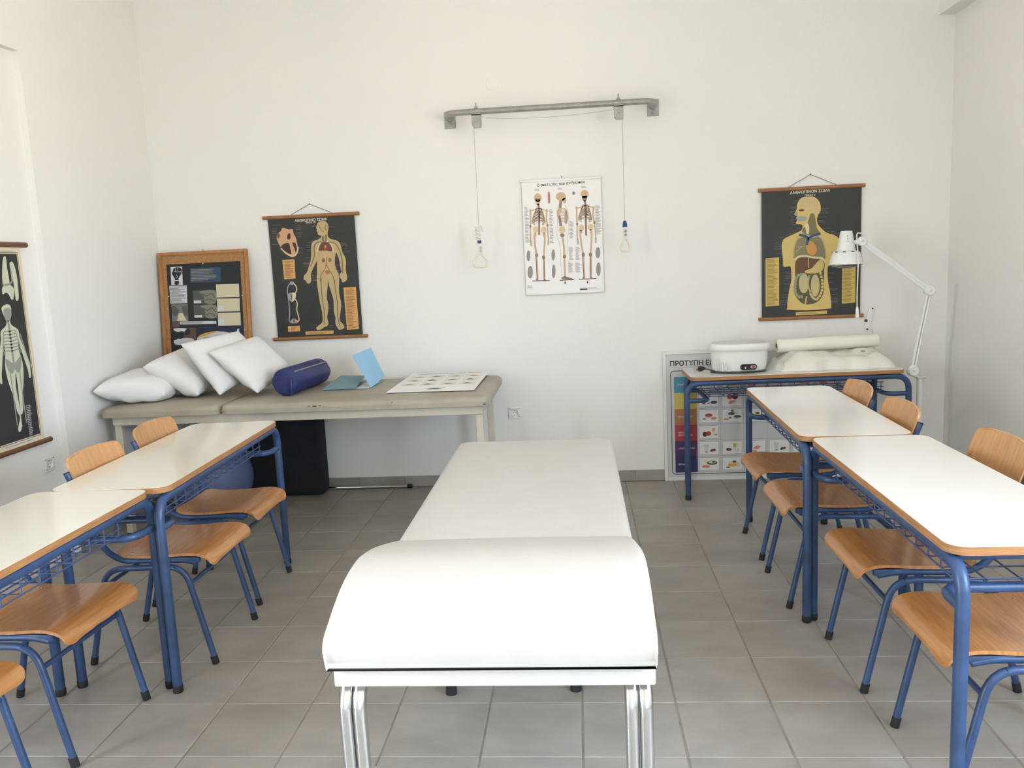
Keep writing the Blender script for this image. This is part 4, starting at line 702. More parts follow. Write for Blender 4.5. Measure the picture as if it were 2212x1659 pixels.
ART['xray']=[
('figure_print','xray_skin',1,'poly',[(.47,.716),(.493,.703),(.492,.673),(.475,.636),(.483,.612),(.524,.587),(.53,.548),(.551,.492),(.57,.435),(.579,.395),(.576,.344),(.561,.34),(.559,.378),(.548,.414),(.531,.478),(.516,.53),(.511,.488),(.526,.425),(.522,.363),(.508,.303),(.491,.251),(.485,.19),(.469,.154),(.494,.103),(.484,.084),(.463,.108),(.461,.171),(.464,.24),(.468,.309),(.465,.379),(.454,.309),(.458,.24),(.461,.171),(.459,.108),(.438,.084),(.428,.103),(.453,.154),(.437,.19),(.431,.251),(.414,.303),(.4,.363),(.396,.425),(.411,.488),(.406,.53),(.391,.478),(.374,.414),(.363,.378),(.361,.34),(.346,.344),(.343,.395),(.352,.435),(.371,.492),(.392,.548),(.398,.587),(.439,.612),(.447,.636),(.43,.673),(.429,.703)]),
('figure_print','xray_bone',2,'poly',[(.44,.693),(.49,.693),(.488,.656),(.465,.631),(.44,.646)]),
('figure_print','xray_bone',2,'line',[(.461,.582),(.4226,.586),(.413,.568)],.006),
('figure_print','xray_bone',2,'line',[(.461,.582),(.4994,.586),(.509,.568)],.006),
('figure_print','xray_bone',2,'line',[(.461,.566),(.4194,.57),(.409,.552)],.006),
('figure_print','xray_bone',2,'line',[(.461,.566),(.5026,.57),(.513,.552)],.006),
('figure_print','xray_bone',2,'line',[(.461,.55),(.4162,.554),(.405,.536)],.006),
('figure_print','xray_bone',2,'line',[(.461,.55),(.5058,.554),(.517,.536)],.006),
('figure_print','xray_bone',2,'line',[(.461,.534),(.413,.538),(.401,.52)],.006),
('figure_print','xray_bone',2,'line',[(.461,.534),(.509,.538),(.521,.52)],.006),
('figure_print','xray_bone',2,'line',[(.461,.518),(.4098,.522),(.397,.504)],.006),
('figure_print','xray_bone',2,'line',[(.461,.518),(.5122,.522),(.525,.504)],.006),
('figure_print','xray_bone',2,'line',[(.461,.502),(.4098,.506),(.397,.488)],.006),
('figure_print','xray_bone',2,'line',[(.461,.502),(.5122,.506),(.525,.488)],.006),
('figure_print','xray_bone',2,'line',[(.461,.486),(.4098,.49),(.397,.472)],.006),
('figure_print','xray_bone',2,'line',[(.461,.486),(.5122,.49),(.525,.472)],.006),
('figure_print','xray_bone',2,'line',[(.461,.636),(.461,.409)],.014),
('figure_print','xray_bone',3,'poly',[(.406,.455),(.461,.425),(.516,.455),(.511,.4),(.481,.375),(.461,.395),(.441,.375),(.411,.4)]),
('figure_print','xray_bone',2,'line',[(.416,.405),(.425,.4),(.427,.26),(.426,.12)],.008),
('figure_print','xray_bone',2,'line',[(.386,.567),(.361,.467),(.326,.367)],.007),
('figure_print','xray_bone',2,'line',[(.506,.405),(.497,.4),(.495,.26),(.496,.12)],.008),
('figure_print','xray_bone',2,'line',[(.536,.567),(.561,.467),(.596,.367)],.007),
('figure_print','xray_skin',1,'poly',[(.48,.928),(.505,.946),(.505,.89),(.509,.823),(.495,.808),(.457,.813)]),
('figure_print','xray_skin',1,'poly',[(.527,.913),(.551,.92),(.566,.882),(.569,.814),(.56,.738),(.539,.731),(.537,.769),(.537,.822),(.53,.875)]),
('figure_print','xray_skin',1,'poly',[(.455,.802),(.511,.808),(.535,.784),(.52,.739),(.503,.74),(.491,.763),(.471,.772),(.447,.765)]),
('figure_print','xray_bone',2,'line',[(.456,.809),(.501,.812),(.529,.83),(.528,.89)],.01),
('caption_print','leader_grey',1,'rows',[(.506,.206),(.548,.206),(.548,.05),(.506,.05)],18),
('caption_print','leader_grey',1,'rows',[(.32,.977),(.57,.977),(.57,.967),(.32,.967)],1),
('caption_print','leader_grey',1,'rows',[(.32,.032),(.53,.032),(.53,.022),(.32,.022)],1),]
# ================================================================== the room
T = .31
floor = struct(obj('floor', box(XL - .1, XR + .1, YF, YB + .1, -.05, -.0025), 'grout'))
def tile_mesh(w, d):
    b = .0022
    return ([(-w/2, -d/2, -.006), (w/2, -d/2, -.006), (w/2, d/2, -.006), (-w/2, d/2, -.006), (-w/2, -d/2, -b), (w/2, -d/2, -b), (w/2, d/2, -b), (-w/2, d/2, -b),
             (-w/2 + b, -d/2 + b, 0), (w/2 - b, -d/2 + b, 0), (w/2 - b, d/2 - b, 0), (-w/2 + b, d/2 - b, 0)],
            [(8, 9, 10, 11), (4, 5, 9, 8), (5, 6, 10, 9), (6, 7, 11, 10), (7, 4, 8, 11), (0, 1, 5, 4), (1, 2, 6, 5), (2, 3, 7, 6), (3, 0, 4, 7)])
shared = {}
rest = []
for j in range(-14, 10):
    for i in range(-9, 8):
        x0, x1 = max(i * T, XL), min((i + 1) * T, XR); y0, y1 = max(j * T, YF), min((j + 1) * T, YB)
        if x1 - x0 < .03 or y1 - y0 < .012: continue
        w, d = round(x1 - x0 - .0065, 4), round(y1 - y0 - .0038, 4); c = ((x0 + x1) / 2, (y0 + y1) / 2, random.uniform(-.0004, .0002))
        if j < -4:
            rest.append(shift(tile_mesh(w, d), c)); continue
        if (w, d) not in shared:
            o = obj('tile', tile_mesh(w, d), 'floor_tile', floor); shared[(w, d)] = o.data
        else:
            o = bpy.data.objects.new('tile', shared[(w, d)]); COL.objects.link(o); o.parent = floor
        o.location = c
        o.rotation_euler = (random.uniform(-.0006, .0006), random.uniform(-.0006, .0006), (0, PI)[random.random() < .5])
r_ = obj('tile', join(*rest), 'floor_tile', floor); r_['kind'] = 'stuff'

struct(obj('ceiling', box(XL - .2, XR + .2, YF - .2, YB + .2, ZC, ZC + .1), 'ceiling_paint'))
struct(obj('wall_back', box(XL - .2, XR + .2, YB, YB + .15, 0, ZC), 'wall_paint'))
struct(obj('wall_front', box(XL - .2, XR + .2, YF - .15, YF, 0, ZC), 'wall_paint'))
# left wall: blocked-up doorway recess (y .62 .. 1.58) and an open doorway behind the camera
RX = XL - .037
struct(obj('wall_left', join(box(XL - .2, XL, 1.58, YB, 0, ZC), box(XL - .2, XL, .62, 1.58, 2.64, ZC), box(XL - .2, RX, .62, 1.58, 0, 2.64),
                             box(XL - .2, XL, DY1, .62, 0, ZC), box(XL - .2, XL, DY0, DY1, DZ, ZC), box(XL - .2, XL, YF, DY0, 0, ZC)), 'wall_paint'))
dr = struct(obj('door_1', join(box(XL - .2, XL + .012, DY0 - .06, DY0, 0, DZ + .06), box(XL - .2, XL + .012, DY1, DY1 + .06, 0, DZ + .06), box(XL - .2, XL + .012, DY0, DY1, DZ, DZ + .06)), 'window_frame'))
parts = []; y_ = YF
for a, b, WZ0, WZ1 in sorted(WINS):
    parts += [box(XR, XR + .2, y_, a, 0, ZC), box(XR, XR + .2, a, b, 0, WZ0), box(XR, XR + .2, a, b, WZ1, ZC)]; y_ = b
parts.append(box(XR, XR + .2, y_, YB, 0, ZC))
struct(obj('wall_right', join(*parts), 'wall_paint'))
struct(obj('trim_1', box(2.242, XR, YF, YB, 2.812, ZC), 'wall_paint'))
for k, (a, b, WZ0, WZ1) in enumerate(WINS):
    x0, x1 = XR + .12, XR + .16; m = (a + b) / 2
    w = struct(obj('window_%d' % (k + 1), join(box(x0, x1, a, a + .05, WZ0, WZ1), box(x0, x1, b - .05, b, WZ0, WZ1), box(x0, x1, a, b, WZ0, WZ0 + .05), box(x0, x1, a, b, WZ1 - .05, WZ1), box(x0, x1, m - .035, m + .035, WZ0, WZ1)), 'window_frame'))
    for p, q in ((a + .05, m - .035), (m + .035, b - .05)): obj('pane', box(x0 + .016, x0 + .02, p, q, WZ0 + .05, WZ1 - .05), 'window_glass', w)
    sw = .73 if b - a > 1 else .45
    for sy in (a - .03, b + .002): obj('light_blocker', join(box(XR + .20, XR + .20 + sw, sy, sy + .028, WZ0 - .02, WZ0 + .08), box(XR + .20, XR + .20 + sw, sy, sy + .028, WZ1 - .08, WZ1 + .02), box(XR + .20, XR + .28, sy, sy + .028, WZ0 + .08, WZ1 - .08), box(XR + .12 + sw, XR + .20 + sw, sy, sy + .028, WZ0 + .08, WZ1 - .08), *[box(XR + .28, XR + .12 + sw, sy + .004, sy + .024, WZ0 + .085 + .046 * q, WZ0 + .085 + .046 * q + .043) for q in range(int((WZ1 - WZ0 - .17) / .046))]), 'blocker_paint', w)  # added out-of-view panels, block slanting window light from the back wall's right part
    obj('sill', box(XR - .03, XR + .12, a - .02, b + .02, WZ0 - .02, WZ0), 'window_frame', w)
def skirt(name, horiz, c, s0, s1, side):
    th = .009
    if horiz: base = box(s0, s1, c - .003, c, .0, .072)
    else: base = box(min(c, c + side * .003), max(c, c + side * .003), s0, s1, 0, .072)
    b = struct(obj(name, base, 'grout'))
    k = math.floor(s0 / T)
    while k * T < s1:
        a, e = max(k * T + .066, s0) + .001, min((k + 1) * T + .066, s1) - .001; k += 1
        if e - a < .02: continue
        m = rbox(a, e, c - th, c - .001, .001, .0735, .0015, 1) if horiz else rbox(min(c, c + side * th), max(c, c + side * th), a, e, .001, .0735, .0015, 1)
        obj('tile', m, 'skirting_tile', b)
skirt('baseboard_back', True, YB, XL, XR, -1)
skirt('baseboard_left', False, XL, 1.58, YB, 1)
skirt('baseboard_right', False, XR, -.6, YB, -1)
# round blank cover on the back wall, and one in the recess on the left wall
o = obj('cover_plate', xform(lathe([(0, .0035), (.036, .0035), (.040, 0), (0, 0)], 28), Matrix.Rotation(PI / 2, 4, 'X')), 'wall_paint', smooth=40, loc=(-.452, YB, 2.581)); tag(o, 'round painted blank cover on the back wall above the metal rail', 'cover plate')
o = obj('cover_plate', xform(lathe([(0, .0035), (.036, .0035), (.040, 0), (0, 0)], 28), Matrix.Rotation(PI / 2, 4, 'Y')), 'wall_paint', smooth=40, loc=(RX, 1.415, 2.345)); tag(o, 'round painted blank cover on the left wall, cut by the picture edge', 'cover plate')
def socket(label, loc, rz):
    s = thing('wall_socket', label, 'socket', loc, rz)
    fr = obj('frame', join(*[rbox(*b, .003, 2) for b in ((-.04, .04, -.009, 0, .021, .04), (-.04, .04, -.009, 0, -.04, -.021), (-.04, -.021, -.009, 0, -.03, .03), (.021, .04, -.009, 0, -.03, .03))]), 'white_plastic', s, 40)
    RM = Matrix.Rotation(PI / 2, 4, 'X')
    ins = obj('insert', join(box(-.024, .024, -.004, -.001, -.024, .024), xform(lathe([(.0225, .012), (.0185, .0095), (.0180, .004)], 28), RM)), 'white_plastic', s, 40)
    for dx in (-.0095, .0095): obj('pin_hole', xform(lathe([(0, .0046), (.0024, .0046), (.0024, .004), (0, .004)], 10, (dx, 0, 0)), RM), 'socket_dark', ins)
    for dz in (-.0165, .0165): obj('earth_clip', box(-.002, .002, -.0075, -.004, dz - .003, dz + .003), 'socket_dark', ins)
    obj('screw', xform(lathe([(0, .0048), (.0015, .0048), (.0015, .004), (0, .004)], 8), RM), 'galvanised', ins)
socket('white double-pin wall socket on the back wall beside the cream couch', (-.408, YB, .486), 0)
socket('white wall socket low on the left wall below the hanging chart', (RX, 1.452, .538), PI / 2)
# ================================================================== desks
TOP = .75
def make_desk(name, label, lam, group):
    t = thing(name, label, 'desk', group=group)
    Lh, Dh = .62, .215
    tb = obj('tabletop', prism(rrect(2 * Lh, 2 * Dh, .05, 6), TOP - .022, TOP - .0012), 'ply_edge', t, 40)
    obj('laminate', prism(rrect(2 * Lh - .004, 2 * Dh - .004, .048, 6), TOP - .0012, TOP), lam, tb, 30)
    lx, ly, tz, r = .643, .192, TOP - .022 - .0175, .0172
    for s in (-1, 1):
        lxx = lx if s < 0 else lx - .055
        p = fillet([(-lxx, s * ly, .012), (-lxx, s * ly, tz), (lxx, s * ly, tz), (lxx, s * ly, .012)], .085, 7)
        obj('leg_frame', tube(p, r, 14), 'blue_steel', t, 50)
        for q in (-1, 1): obj('foot_cap', lathe([(0, 0), (.0165, 0), (.0182, .004), (.0182, .026), (.017, .028), (0, .028)], 14, (q * lxx, s * ly, 0)), 'black_rubber', t, 40)
    for q in (-1, 1):
        obj('end_rail', rbox(q * .555 - .014, q * .555 + .014, -ly, ly, tz - .012, TOP - .0225, .003, 1), 'blue_steel', t, 40)
        p = fillet([(q * lx, -ly, .606), (q * .515, -ly, .606), (q * .515, ly, .606), (q * (lx - .055), ly, .606)], .085, 6)
        obj('shelf_support', tube(p, .0135, 12), 'blue_steel', t, 50)
    w = []
    for k in range(13):
        x = -.50 + k * 1.0 / 12
        w.append(tube(fillet([(x, -.150, .672), (x, -.150, .622), (x, .165, .622), (x, .165, .672)], .008, 2), .0026, 5))
    for y, z in ((-.150, .672), (-.150, .645), (-.150, .622), (-.075, .622), (.01, .622), (.09, .622), (.165, .622), (.165, .672)):
        w.append(tube([(-.515, y, z), (.515, y, z)], .0026, 5))
    obj('wire_basket', join(*w), 'blue_wire', t, 50)
    return t
G = 'school desks'
dk = make_desk('school_desk', 'white-topped school desk by the back wall, carrying the white wax heater', 'laminate', G)
dk.location = (1.30, 2.538, 0); dk.rotation_euler[2] = math.radians(1.2)
D90 = PI / 2
dup(dk, (1.108, 1.245, 0), -D90 - math.radians(1.6), 'white-topped school desk in the right row, the one nearer the back wall', G)
dup(dk, (1.117, -.012, 0), -D90 - math.radians(.4), 'white-topped school desk in the right row, cut by the right picture edge', G)
dl = make_desk('school_desk', 'cream-topped school desk in the left row, the one nearer the couch', 'laminate_left', G)
dl.location = (-1.662, .722, 0); dl.rotation_euler[2] = D90 + math.radians(2.0)
dup(dl, (-1.686, -.522, 0), D90, 'cream-topped school desk in the left row, cut by the left picture edge', G)

# ================================================================== chairs (front feet at local y=0, seat faces -y)
def make_chair():
    t = thing('school_chair', '', 'chair', group='wooden school chairs on blue tube frames')
    prof = crom([(-.024, .404), (-.006, .421), (.03, .434), (.08, .4365), (.16, .431), (.25, .428), (.32, .4315), (.365, .441)], 5, False)
    def rnd(d, r): return 0.0 if d >= r else r - math.sqrt(max(0, r * r - (r - d) ** 2))
    def seat(z):
        def fn(u, v):
            v = .5 - .5 * math.cos(PI * v); s = math.sin(PI * (u - .5))
            k = v * (len(prof) - 1); i = min(int(k), len(prof) - 2); a = k - i
            y = prof[i][0] * (1 - a) + prof[i + 1][0] * a; h = prof[i][1] * (1 - a) + prof[i + 1][1] * a
            hw = .196 - .010 * v - (rnd(v * .40, .042) if v < .5 else rnd((1 - v) * .40, .05))
            bend = .012 * (abs(s) ** 3) * max(0, 1 - v / .16)
            return (s * hw, y, h - z + .004 * s * s - bend)
        return fn
    so = obj('seat', slab(seat(0), seat(.0105), 16, 30), 'beech', t, 50)
    for x, y in ((-.15, .10), (.15, .10), (-.15, .31), (.15, .31)): obj('rivet', lathe([(0, .0018), (.003, .0014), (.0045, 0)], 8, (x, y, .4355 if y < .2 else .4325)), 'chrome', so, 60)
    top = Vector((0, .535, .815)); bot = Vector((0, .472, .632))
    def back(o):
        def fn(u, v):
            v = .5 - .5 * math.cos(PI * v); s = math.sin(PI * (u - .5)); p = bot.lerp(top, v)
            hw = .183 - rnd(min(v, 1 - v) * .193, .036)
            return (s * hw, p.y + .018 * (1 - s * s) - o - .014, p.z + .006 * (1 - s * s) * (1 if v > .5 else -1) * abs(2 * v - 1))
        return fn
    bo = obj('backrest', slab(back(.0), back(.010), 16, 16), 'beech_back', t, 50)
    for x in (-.165, .165): obj('rivet', xform(lathe([(0, .0022), (.003, .0016), (.0045, 0)], 8), Matrix.Translation((x, .4795, .715)) @ Matrix.Rotation(PI / 2, 4, 'X')), 'chrome', bo, 60)
    r = .0115
    for s in (-1, 1):
        x = s * .186; xf = s * .198
        rail = fillet([(xf, .0, .012), (xf, .085, .393), (xf, .40, .385), (xf, .488, .012)], .075, 7)
        n = len(rail); i0 = 6; i1 = n - 7
        obj('leg', tube(rail[:i0 + 1], r, 12), 'blue_steel', t, 50); obj('seat_rail', tube(rail[i0:i1 + 1], r, 12), 'blue_steel', t, 50); obj('leg', tube(rail[i1:], r, 12), 'blue_steel', t, 50)
        obj('foot_cap', tube([(xf, -.001, .0015), (xf, .006, .032)], .0134, 12), 'black_rubber', t, 40)
        obj('foot_cap', tube([(xf, .4902, .0015), (xf, .4832, .032)], .0134, 12), 'black_rubber', t, 40)
        up = fillet([(x - s * .012, .045, .399), (x - s * .012, .10, .410), (x, .385, .410), (x, .512, .762)], .10, 8)
        obj('back_upright', tube(up, r, 12), 'blue_steel', t, 50)
        obj('end_cap', tube([(x, .512, .7615), (x, .5133, .7652)], .0118, 12), 'black_rubber', t, 40)
        obj('seat_bracket', rbox(x - s * .012 - .010, x - s * .012 + .010, .03, .155, .398, .422, .006, 2), 'blue_steel', t, 40)
    obj('crossbar', tube([(-.198, .068, .322), (.198, .068, .322)], .0085, 10), 'blue_steel', t, 50)
    obj('crossbar', tube([(-.198, .418, .312), (.198, .418, .312)], .0085, 10), 'blue_steel', t, 50)
    return t
ch = make_chair()
spots = [((-1.440, 1.048), D90, 'wooden school chair at the cream desk, tucked in closest to the couch'),
         ((-1.402, .497), D90, 'wooden school chair with chipped backrest, second from the couch in the left row'),
         ((-1.548, -.165), D90 - .05, 'wooden school chair with streaky-grained seat, second from the left picture edge'),
         ((-1.56, -.735), D90, 'wooden school chair cut off in the lower left corner of the picture'),
         ((.872, 1.498), -D90, 'wooden school chair in the right row, nearest the food chart'),
         ((.864, .941), -D90, 'wooden school chair in the right row, second from the food chart'),
         ((.938, .257), -D90, 'wooden school chair whose backrest is cut by the right picture edge'),
         ((.962, -.345), -D90, 'wooden school chair in the lower right corner, behind the nearest desk leg')]
for k, ((x, y), rz, lab) in enumerate(spots):
    if k == 0: ch.location = (x, y, 0); ch.rotation_euler[2] = rz; ch['label'] = lab
    else: dup(ch, (x, y, 0), rz, lab)
# ================================================================== white treatment bed in the middle
bed = thing('treatment_bed', 'white vinyl treatment bed with raised head end and chrome legs', 'bed', (-.19, 0, 0))
bw = .363
def cushion(x0, x1, y0, y1, z0, z1, r=.028, plan=.04, crown=.006, n=8):
    """upholstered pad: rounded plan, rounded top edge, slight crown"""
    cx, cy, w, d = (x0 + x1) / 2, (y0 + y1) / 2, x1 - x0, y1 - y0
    rings = [(0, z0)] + [(r * (1 - math.cos(a)) * 0 + r * (1 - math.sin(PI / 2 * (1 - k / n))) , z1 - r + r * math.sin(PI / 2 * k / n)) for k, a in ((k, 0) for k in range(n + 1))]
    V, F = [], []; m = None
    for ins, z in rings:
        o = rrect(w - 2 * ins, d - 2 * ins, max(plan - ins * .6, .006), 6); m = len(o); V += [(cx + a, cy + b, z) for a, b in o]
    for i in range(len(rings) - 1):
        for k in range(m): F.append((i * m + k, i * m + (k + 1) % m, (i + 1) * m + (k + 1) % m, (i + 1) * m + k))
    F.append(tuple(range(m - 1, -1, -1)))
    # crowned top: shrink the last ring towards the middle
    base = len(V) - m; prev = base
    for s, dz in ((.97, .35), (.85, .75), (.6, .95), (.3, 1.0)):
        st = len(V)
        for k in range(m):
            a, b, z = V[base + k]; V.append((cx + (a - cx) * s, cy + (b - cy) * (1 - (1 - s) * min(w, d) / d), z1 + crown * dz))
        for k in range(m): F.append((prev + k, prev + (k + 1) % m, st + (k + 1) % m, st + k))
        prev = st
    F.append(tuple(prev + k for k in range(m)))
    return V, F
obj('mattress', cushion(-bw, bw, -.27, 1.222, .585, .645, .034, .05, .006), 'bed_vinyl', bed, 50)
obj('base_frame', rbox(-.353, .362, -.903, 1.19, .548, .607, .005, 2), 'bed_vinyl', bed, 40)
pr_ = crom([(-.912, .604), (-.921, .640), (-.924, .668), (-.908, .689), (-.86, .709), (-.80, .731), (-.74, .746), (-.67, .754), (-.60, .751), (-.50, .732), (-.40, .706), (-.30, .678), (-.215, .652), (-.195, .640), (-.195, .606)], 3, False)
def head_mesh():
    V, F = [], []; nx = 9
    for y, z in pr_:
        k = (z - .604) / .15
        row = []
        for s, e, dz in [(-1, .012, 1), (-1, 0, .55), (-1, -.004, .12)][::-1]: pass
        rr = min(.026, max(z - .606, .0))
        pts = [(-bw - .002 + .006 * (1 - k), .598)]
        for a in range(5): ang = PI / 2 * a / 4; pts.append((-bw - .002 + rr * (1 - math.cos(ang)), z - rr + rr * math.sin(ang)))
        for a in range(1, 6): pts.append((-bw + rr + (2 * bw - 2 * rr) * a / 6, z + .003 * math.sin(PI * a / 6)))
        for a in range(5): ang = PI / 2 * (1 - a / 4); pts.append((bw + .002 - rr * (1 - math.cos(ang)), z - rr + rr * math.sin(ang)))
        pts.append((bw + .002 - .004 * (1 - k), .598))
        V += [(x, y, zz) for x, zz in pts]; m = len(pts)
    n = len(pr_)
    for i in range(n - 1):
        for k in range(m - 1): F.append((i * m + k, i * m + k + 1, (i + 1) * m + k + 1, (i + 1) * m + k))
        F.append((i * m + m - 1, i * m, (i + 1) * m, (i + 1) * m + m - 1))
    F.append(tuple(range(m))); F.append(tuple((n - 1) * m + k for k in range(m)))
    return V, F
hc = obj('head_cushion', head_mesh(), 'bed_vinyl', bed, 60)
mat('seam_vinyl', (226, 221, 210), .6)
for s in (-1, 1): obj('seam', tube([(s * (bw + .0015), y, max(z - .020, .606)) for y, z in pr_[4:-6]], .0016, 6), 'seam_vinyl', hc, 60)
def chrome_leg(x, y0, y1, z1=.556, kink=True, x1=None):
    x1 = x if x1 is None else x1
    p = [(x1, y1, z1), (x, y0 - .0, z1 - .055), (x, y0 + .018, .03)] if kink else [(x1, y1, z1), (x, y0, .03)]
    lg = obj('leg', tube(fillet(p, .04, 5) if kink else p, .0155, 16), 'chrome', bed, 50)
    obj('rubber_tip', lathe([(0, 0), (.020, 0), (.0185, .03), (.0168, .052), (0, .052)], 16, (x, y0 + (.018 if kink else 0), 0)), 'black_rubber', lg, 40)
    return lg
for x in (-.340, -.308, .310, .342):
    lg = chrome_leg(x, -.875, -.815)
for x in (-.295, .297): 
    obj('bolt', join(tube([(x - .012, -.858, .318), (x + .012, -.858, .318)], .004, 8), tube([(x + .004, -.858, .318), (x + .012, -.858, .318)], .008, 6)), 'galvanised', bed, 40)
chrome_leg(-.262, .066, -.05, kink=False); chrome_leg(.170, .086, -.04, kink=False)
for x in (-.30, .30): chrome_leg(x, 1.02, .98, kink=False)
obj('crossbar', tube([(-.34, -.866, .10), (.342, -.866, .10)], .010, 10), 'chrome', bed, 50)

# ================================================================== cream couch along the back wall
cx0, cx1, cy0, cy1 = -2.688, -.467, 1.822, 2.70
cu = thing('treatment_couch', 'cream vinyl couch with steel legs along the back wall, holding the pillows', 'couch', ((cx0 + cx1) / 2, (cy0 + cy1) / 2, 0))
def L(m): return shift(m, (-(cx0 + cx1) / 2, -(cy0 + cy1) / 2, 0))
hd = obj('head_pad', L(cushion(cx0, -1.992, cy0, cy1, .706, .757, .030, .05, .010)), 'couch_vinyl', cu, 50)
mp = obj('main_pad', L(cushion(-1.984, cx1, cy0, cy1, .706, .757, .030, .05, .010)), 'couch_vinyl', cu, 50)
for a, b in ((cx0 + .01, -2.0), (-1.975, cx1 - .01)): obj('seam', L(tube([(a, cy0 + .001, .727), (b, cy0 + .001, .727)], .0016, 5)), 'couch_vinyl', hd if a < -2.1 else mp, 50)
for x, z, w in ((-1.465, .737, .007), (-1.435, .736, .012), (-1.405, .738, .008), (-1.30, .722, .004), (-1.00, .741, .005), (-.49, .716, .010)):
    obj('tear', L(xform(lathe([(0, .0012), (w, .0008), (w * 1.1, 0)], 8, (0, 0, 0), 1, .25), Matrix.Translation((x, cy0, z)) @ Matrix.Rotation(PI / 2, 4, 'X'))), 'slot_dark', mp)
for y in (cy0 + .062, 2.47): obj('rail', L(rbox(-2.635, -.505, y - .018, y + .018, .652, .7055, .003, 1)), 'cream_steel', cu, 40)
for x in (-2.617, -.523): obj('rail', L(rbox(x - .017, x + .017, cy0 + .062, 2.47, .655, .7045, .003, 1)), 'cream_steel', cu, 40)
for x in (-2.612, -.530):
    for y in (cy0 + .075, 2.47):
        obj('leg', L(rbox(x - .020, x + .020, y - .020, y + .020, .012, .654, .003, 1)), 'cream_steel', cu, 40)
        obj('foot_cap', L(rbox(x - .021, x + .021, y - .021, y + .021, 0, .014, .003, 1)), 'black_rubber', cu, 40)

# pillows: four corners (near-top, far-top, far-bottom, near-bottom) in metres
def pillow(label, q, th, seed, push=None):
    A, B, Cc, D = [Vector(p) for p in q]; n = ((B - A).cross(D - A)).normalized(); c = (A + B + Cc + D) / 4
    rr = random.Random(seed); ph = [rr.uniform(0, 6.28) for _ in range(8)]
    def fn(sgn):
        def g(u, v):
            s, t = 2 * u - 1, 2 * v - 1
            pin = 1 - .02 * (1 - t * t); pit = 1 - .02 * (1 - s * s)
            su, tv = (s * pin + 1) / 2, (t * pit + 1) / 2
            p = A.lerp(B, su).lerp(D.lerp(Cc, su), tv)
            h = max(0, (1 - s ** 4)) ** .5 * max(0, (1 - t ** 4)) ** .5
            wr = .006 * (math.sin(7 * s + ph[0] + 3 * t) + math.sin(9 * t - 4 * s + ph[1])) * h + .004 * math.sin(15 * (s + t) + ph[2]) * (1 - h) * (1 - max(abs(s), abs(t)) ** 8)
            o = p + n * sgn * (th * h * .5 + wr * .7) + n * wr * .5
            if o.z < .7685: o.z = .7685 + .002 * (1 + math.sin(20 * u + 9 * v))
            if o.x < XL + .012: o.x = XL + .012
            return o - c
        return g
    o = obj('pillow', slab(fn(1), fn(-1), 26, 26), 'white_cotton', None, 70, tuple(c)); tag(o, label, 'pillow', 'white pillows on the couch')
    md = o.modifiers.new('smooth', 'SUBSURF'); md.levels = 1; md.render_levels = 1
pillow('white pillow lying flat on the couch against the left wall', [(-2.700, 1.80, .864), (-2.68, 2.26, .900), (-2.33, 2.30, .860), (-2.355, 1.955, .805)], .150, 1)
pillow('slumped white pillow resting on the flat pillow by the wall', [(-2.50, 2.0, .972), (-2.43, 2.42, 1.030), (-2.18, 2.42, .850), (-2.190, 2.03, .785)], .150, 2)
pillow('tilted white pillow between the slumped pillow and the foremost upright one', [(-2.284, 2.05, 1.094), (-2.078, 2.42, 1.130), (-1.90, 2.42, .90), (-2.05, 2.0, .782)], .105, 3)
pillow('brightest white upright pillow, next to the navy bolster', [(-2.112, 2.03, 1.040), (-1.962, 2.42, 1.092), (-1.752, 2.42, .872), (-1.83, 2.02, .785)], .110, 4)
# navy bolster
a, b = Vector((-1.668, 2.02, .848)), Vector((-1.615, 2.52, .848))
bo = thing('bolster', 'navy blue vinyl bolster with a grey zip lying on the couch', 'bolster', tuple((a + b) / 2))
ax = (b - a); ln = ax.length
M_ = Matrix.Rotation(math.atan2(-ax.x, ax.y), 4, 'Z')
prof = [(0, -ln / 2), (.05, -ln / 2 - .004), (.074, -ln / 2 + .002), (.079, -ln / 2 + .014), (.080, -ln / 4), (.0785, 0), (.080, ln / 4), (.079, ln / 2 - .014), (.074, ln / 2 - .002), (0, ln / 2)]
lv, lf = lathe(prof, 28); lv = [(x * (1 + .03 * math.cos(6 * math.atan2(y, x))), -z if False else z, y) for x, y, z in lv]
obj('cover', xform((lv, lf), M_), 'navy_vinyl', bo, 45)
obj('zip', xform(tube([(.058, -ln / 2 + .03, .0585), (.0585, 0, .0580), (.058, ln / 2 - .02, .0585)], .0042, 6), M_), 'grey_zip', bo, 60)
obj('tab', xform(rbox(.036, .052, -ln / 2 - .012, -ln / 2 + .004, -.074, .03, .003, 1), M_), 'navy_vinyl', bo, 40)
# blue folder
def quad(q, th=.0016):
    A, B, Cc, D = [Vector(p) for p in q]; n = ((B - A).cross(D - A)).normalized() * th
    V = [A, B, Cc, D, A + n, B + n, Cc + n, D + n]
    return [tuple(v) for v in V], [(0, 1, 2, 3), (7, 6, 5, 4), (0, 4, 5, 1), (1, 5, 6, 2), (2, 6, 7, 3), (3, 7, 4, 0)]
fo = thing('folder', 'light blue card folder standing half open on the couch', 'folder', (-1.34, 2.3, .7685))
def Q(q, th=.0016): return shift(quad(q, th), (1.34, -2.3, -.7685))
obj('flap', Q([(-1.307, 2.2, .970), (-1.268, 2.5, .984), (-1.192, 2.5, .801), (-1.209, 2.207, .772)]), 'blue_card', fo)
obj('cover', Q([(-1.496, 2.16, .775), (-1.478, 2.52, .812), (-1.318, 2.52, .806), (-1.291, 2.17, .782)]), 'teal_card', fo)
obj('back', Q([(-1.499, 2.155, .7695), (-1.482, 2.5, .7695), (-1.195, 2.5, .7695), (-1.208, 2.2, .7695)]), 'teal_card', fo)
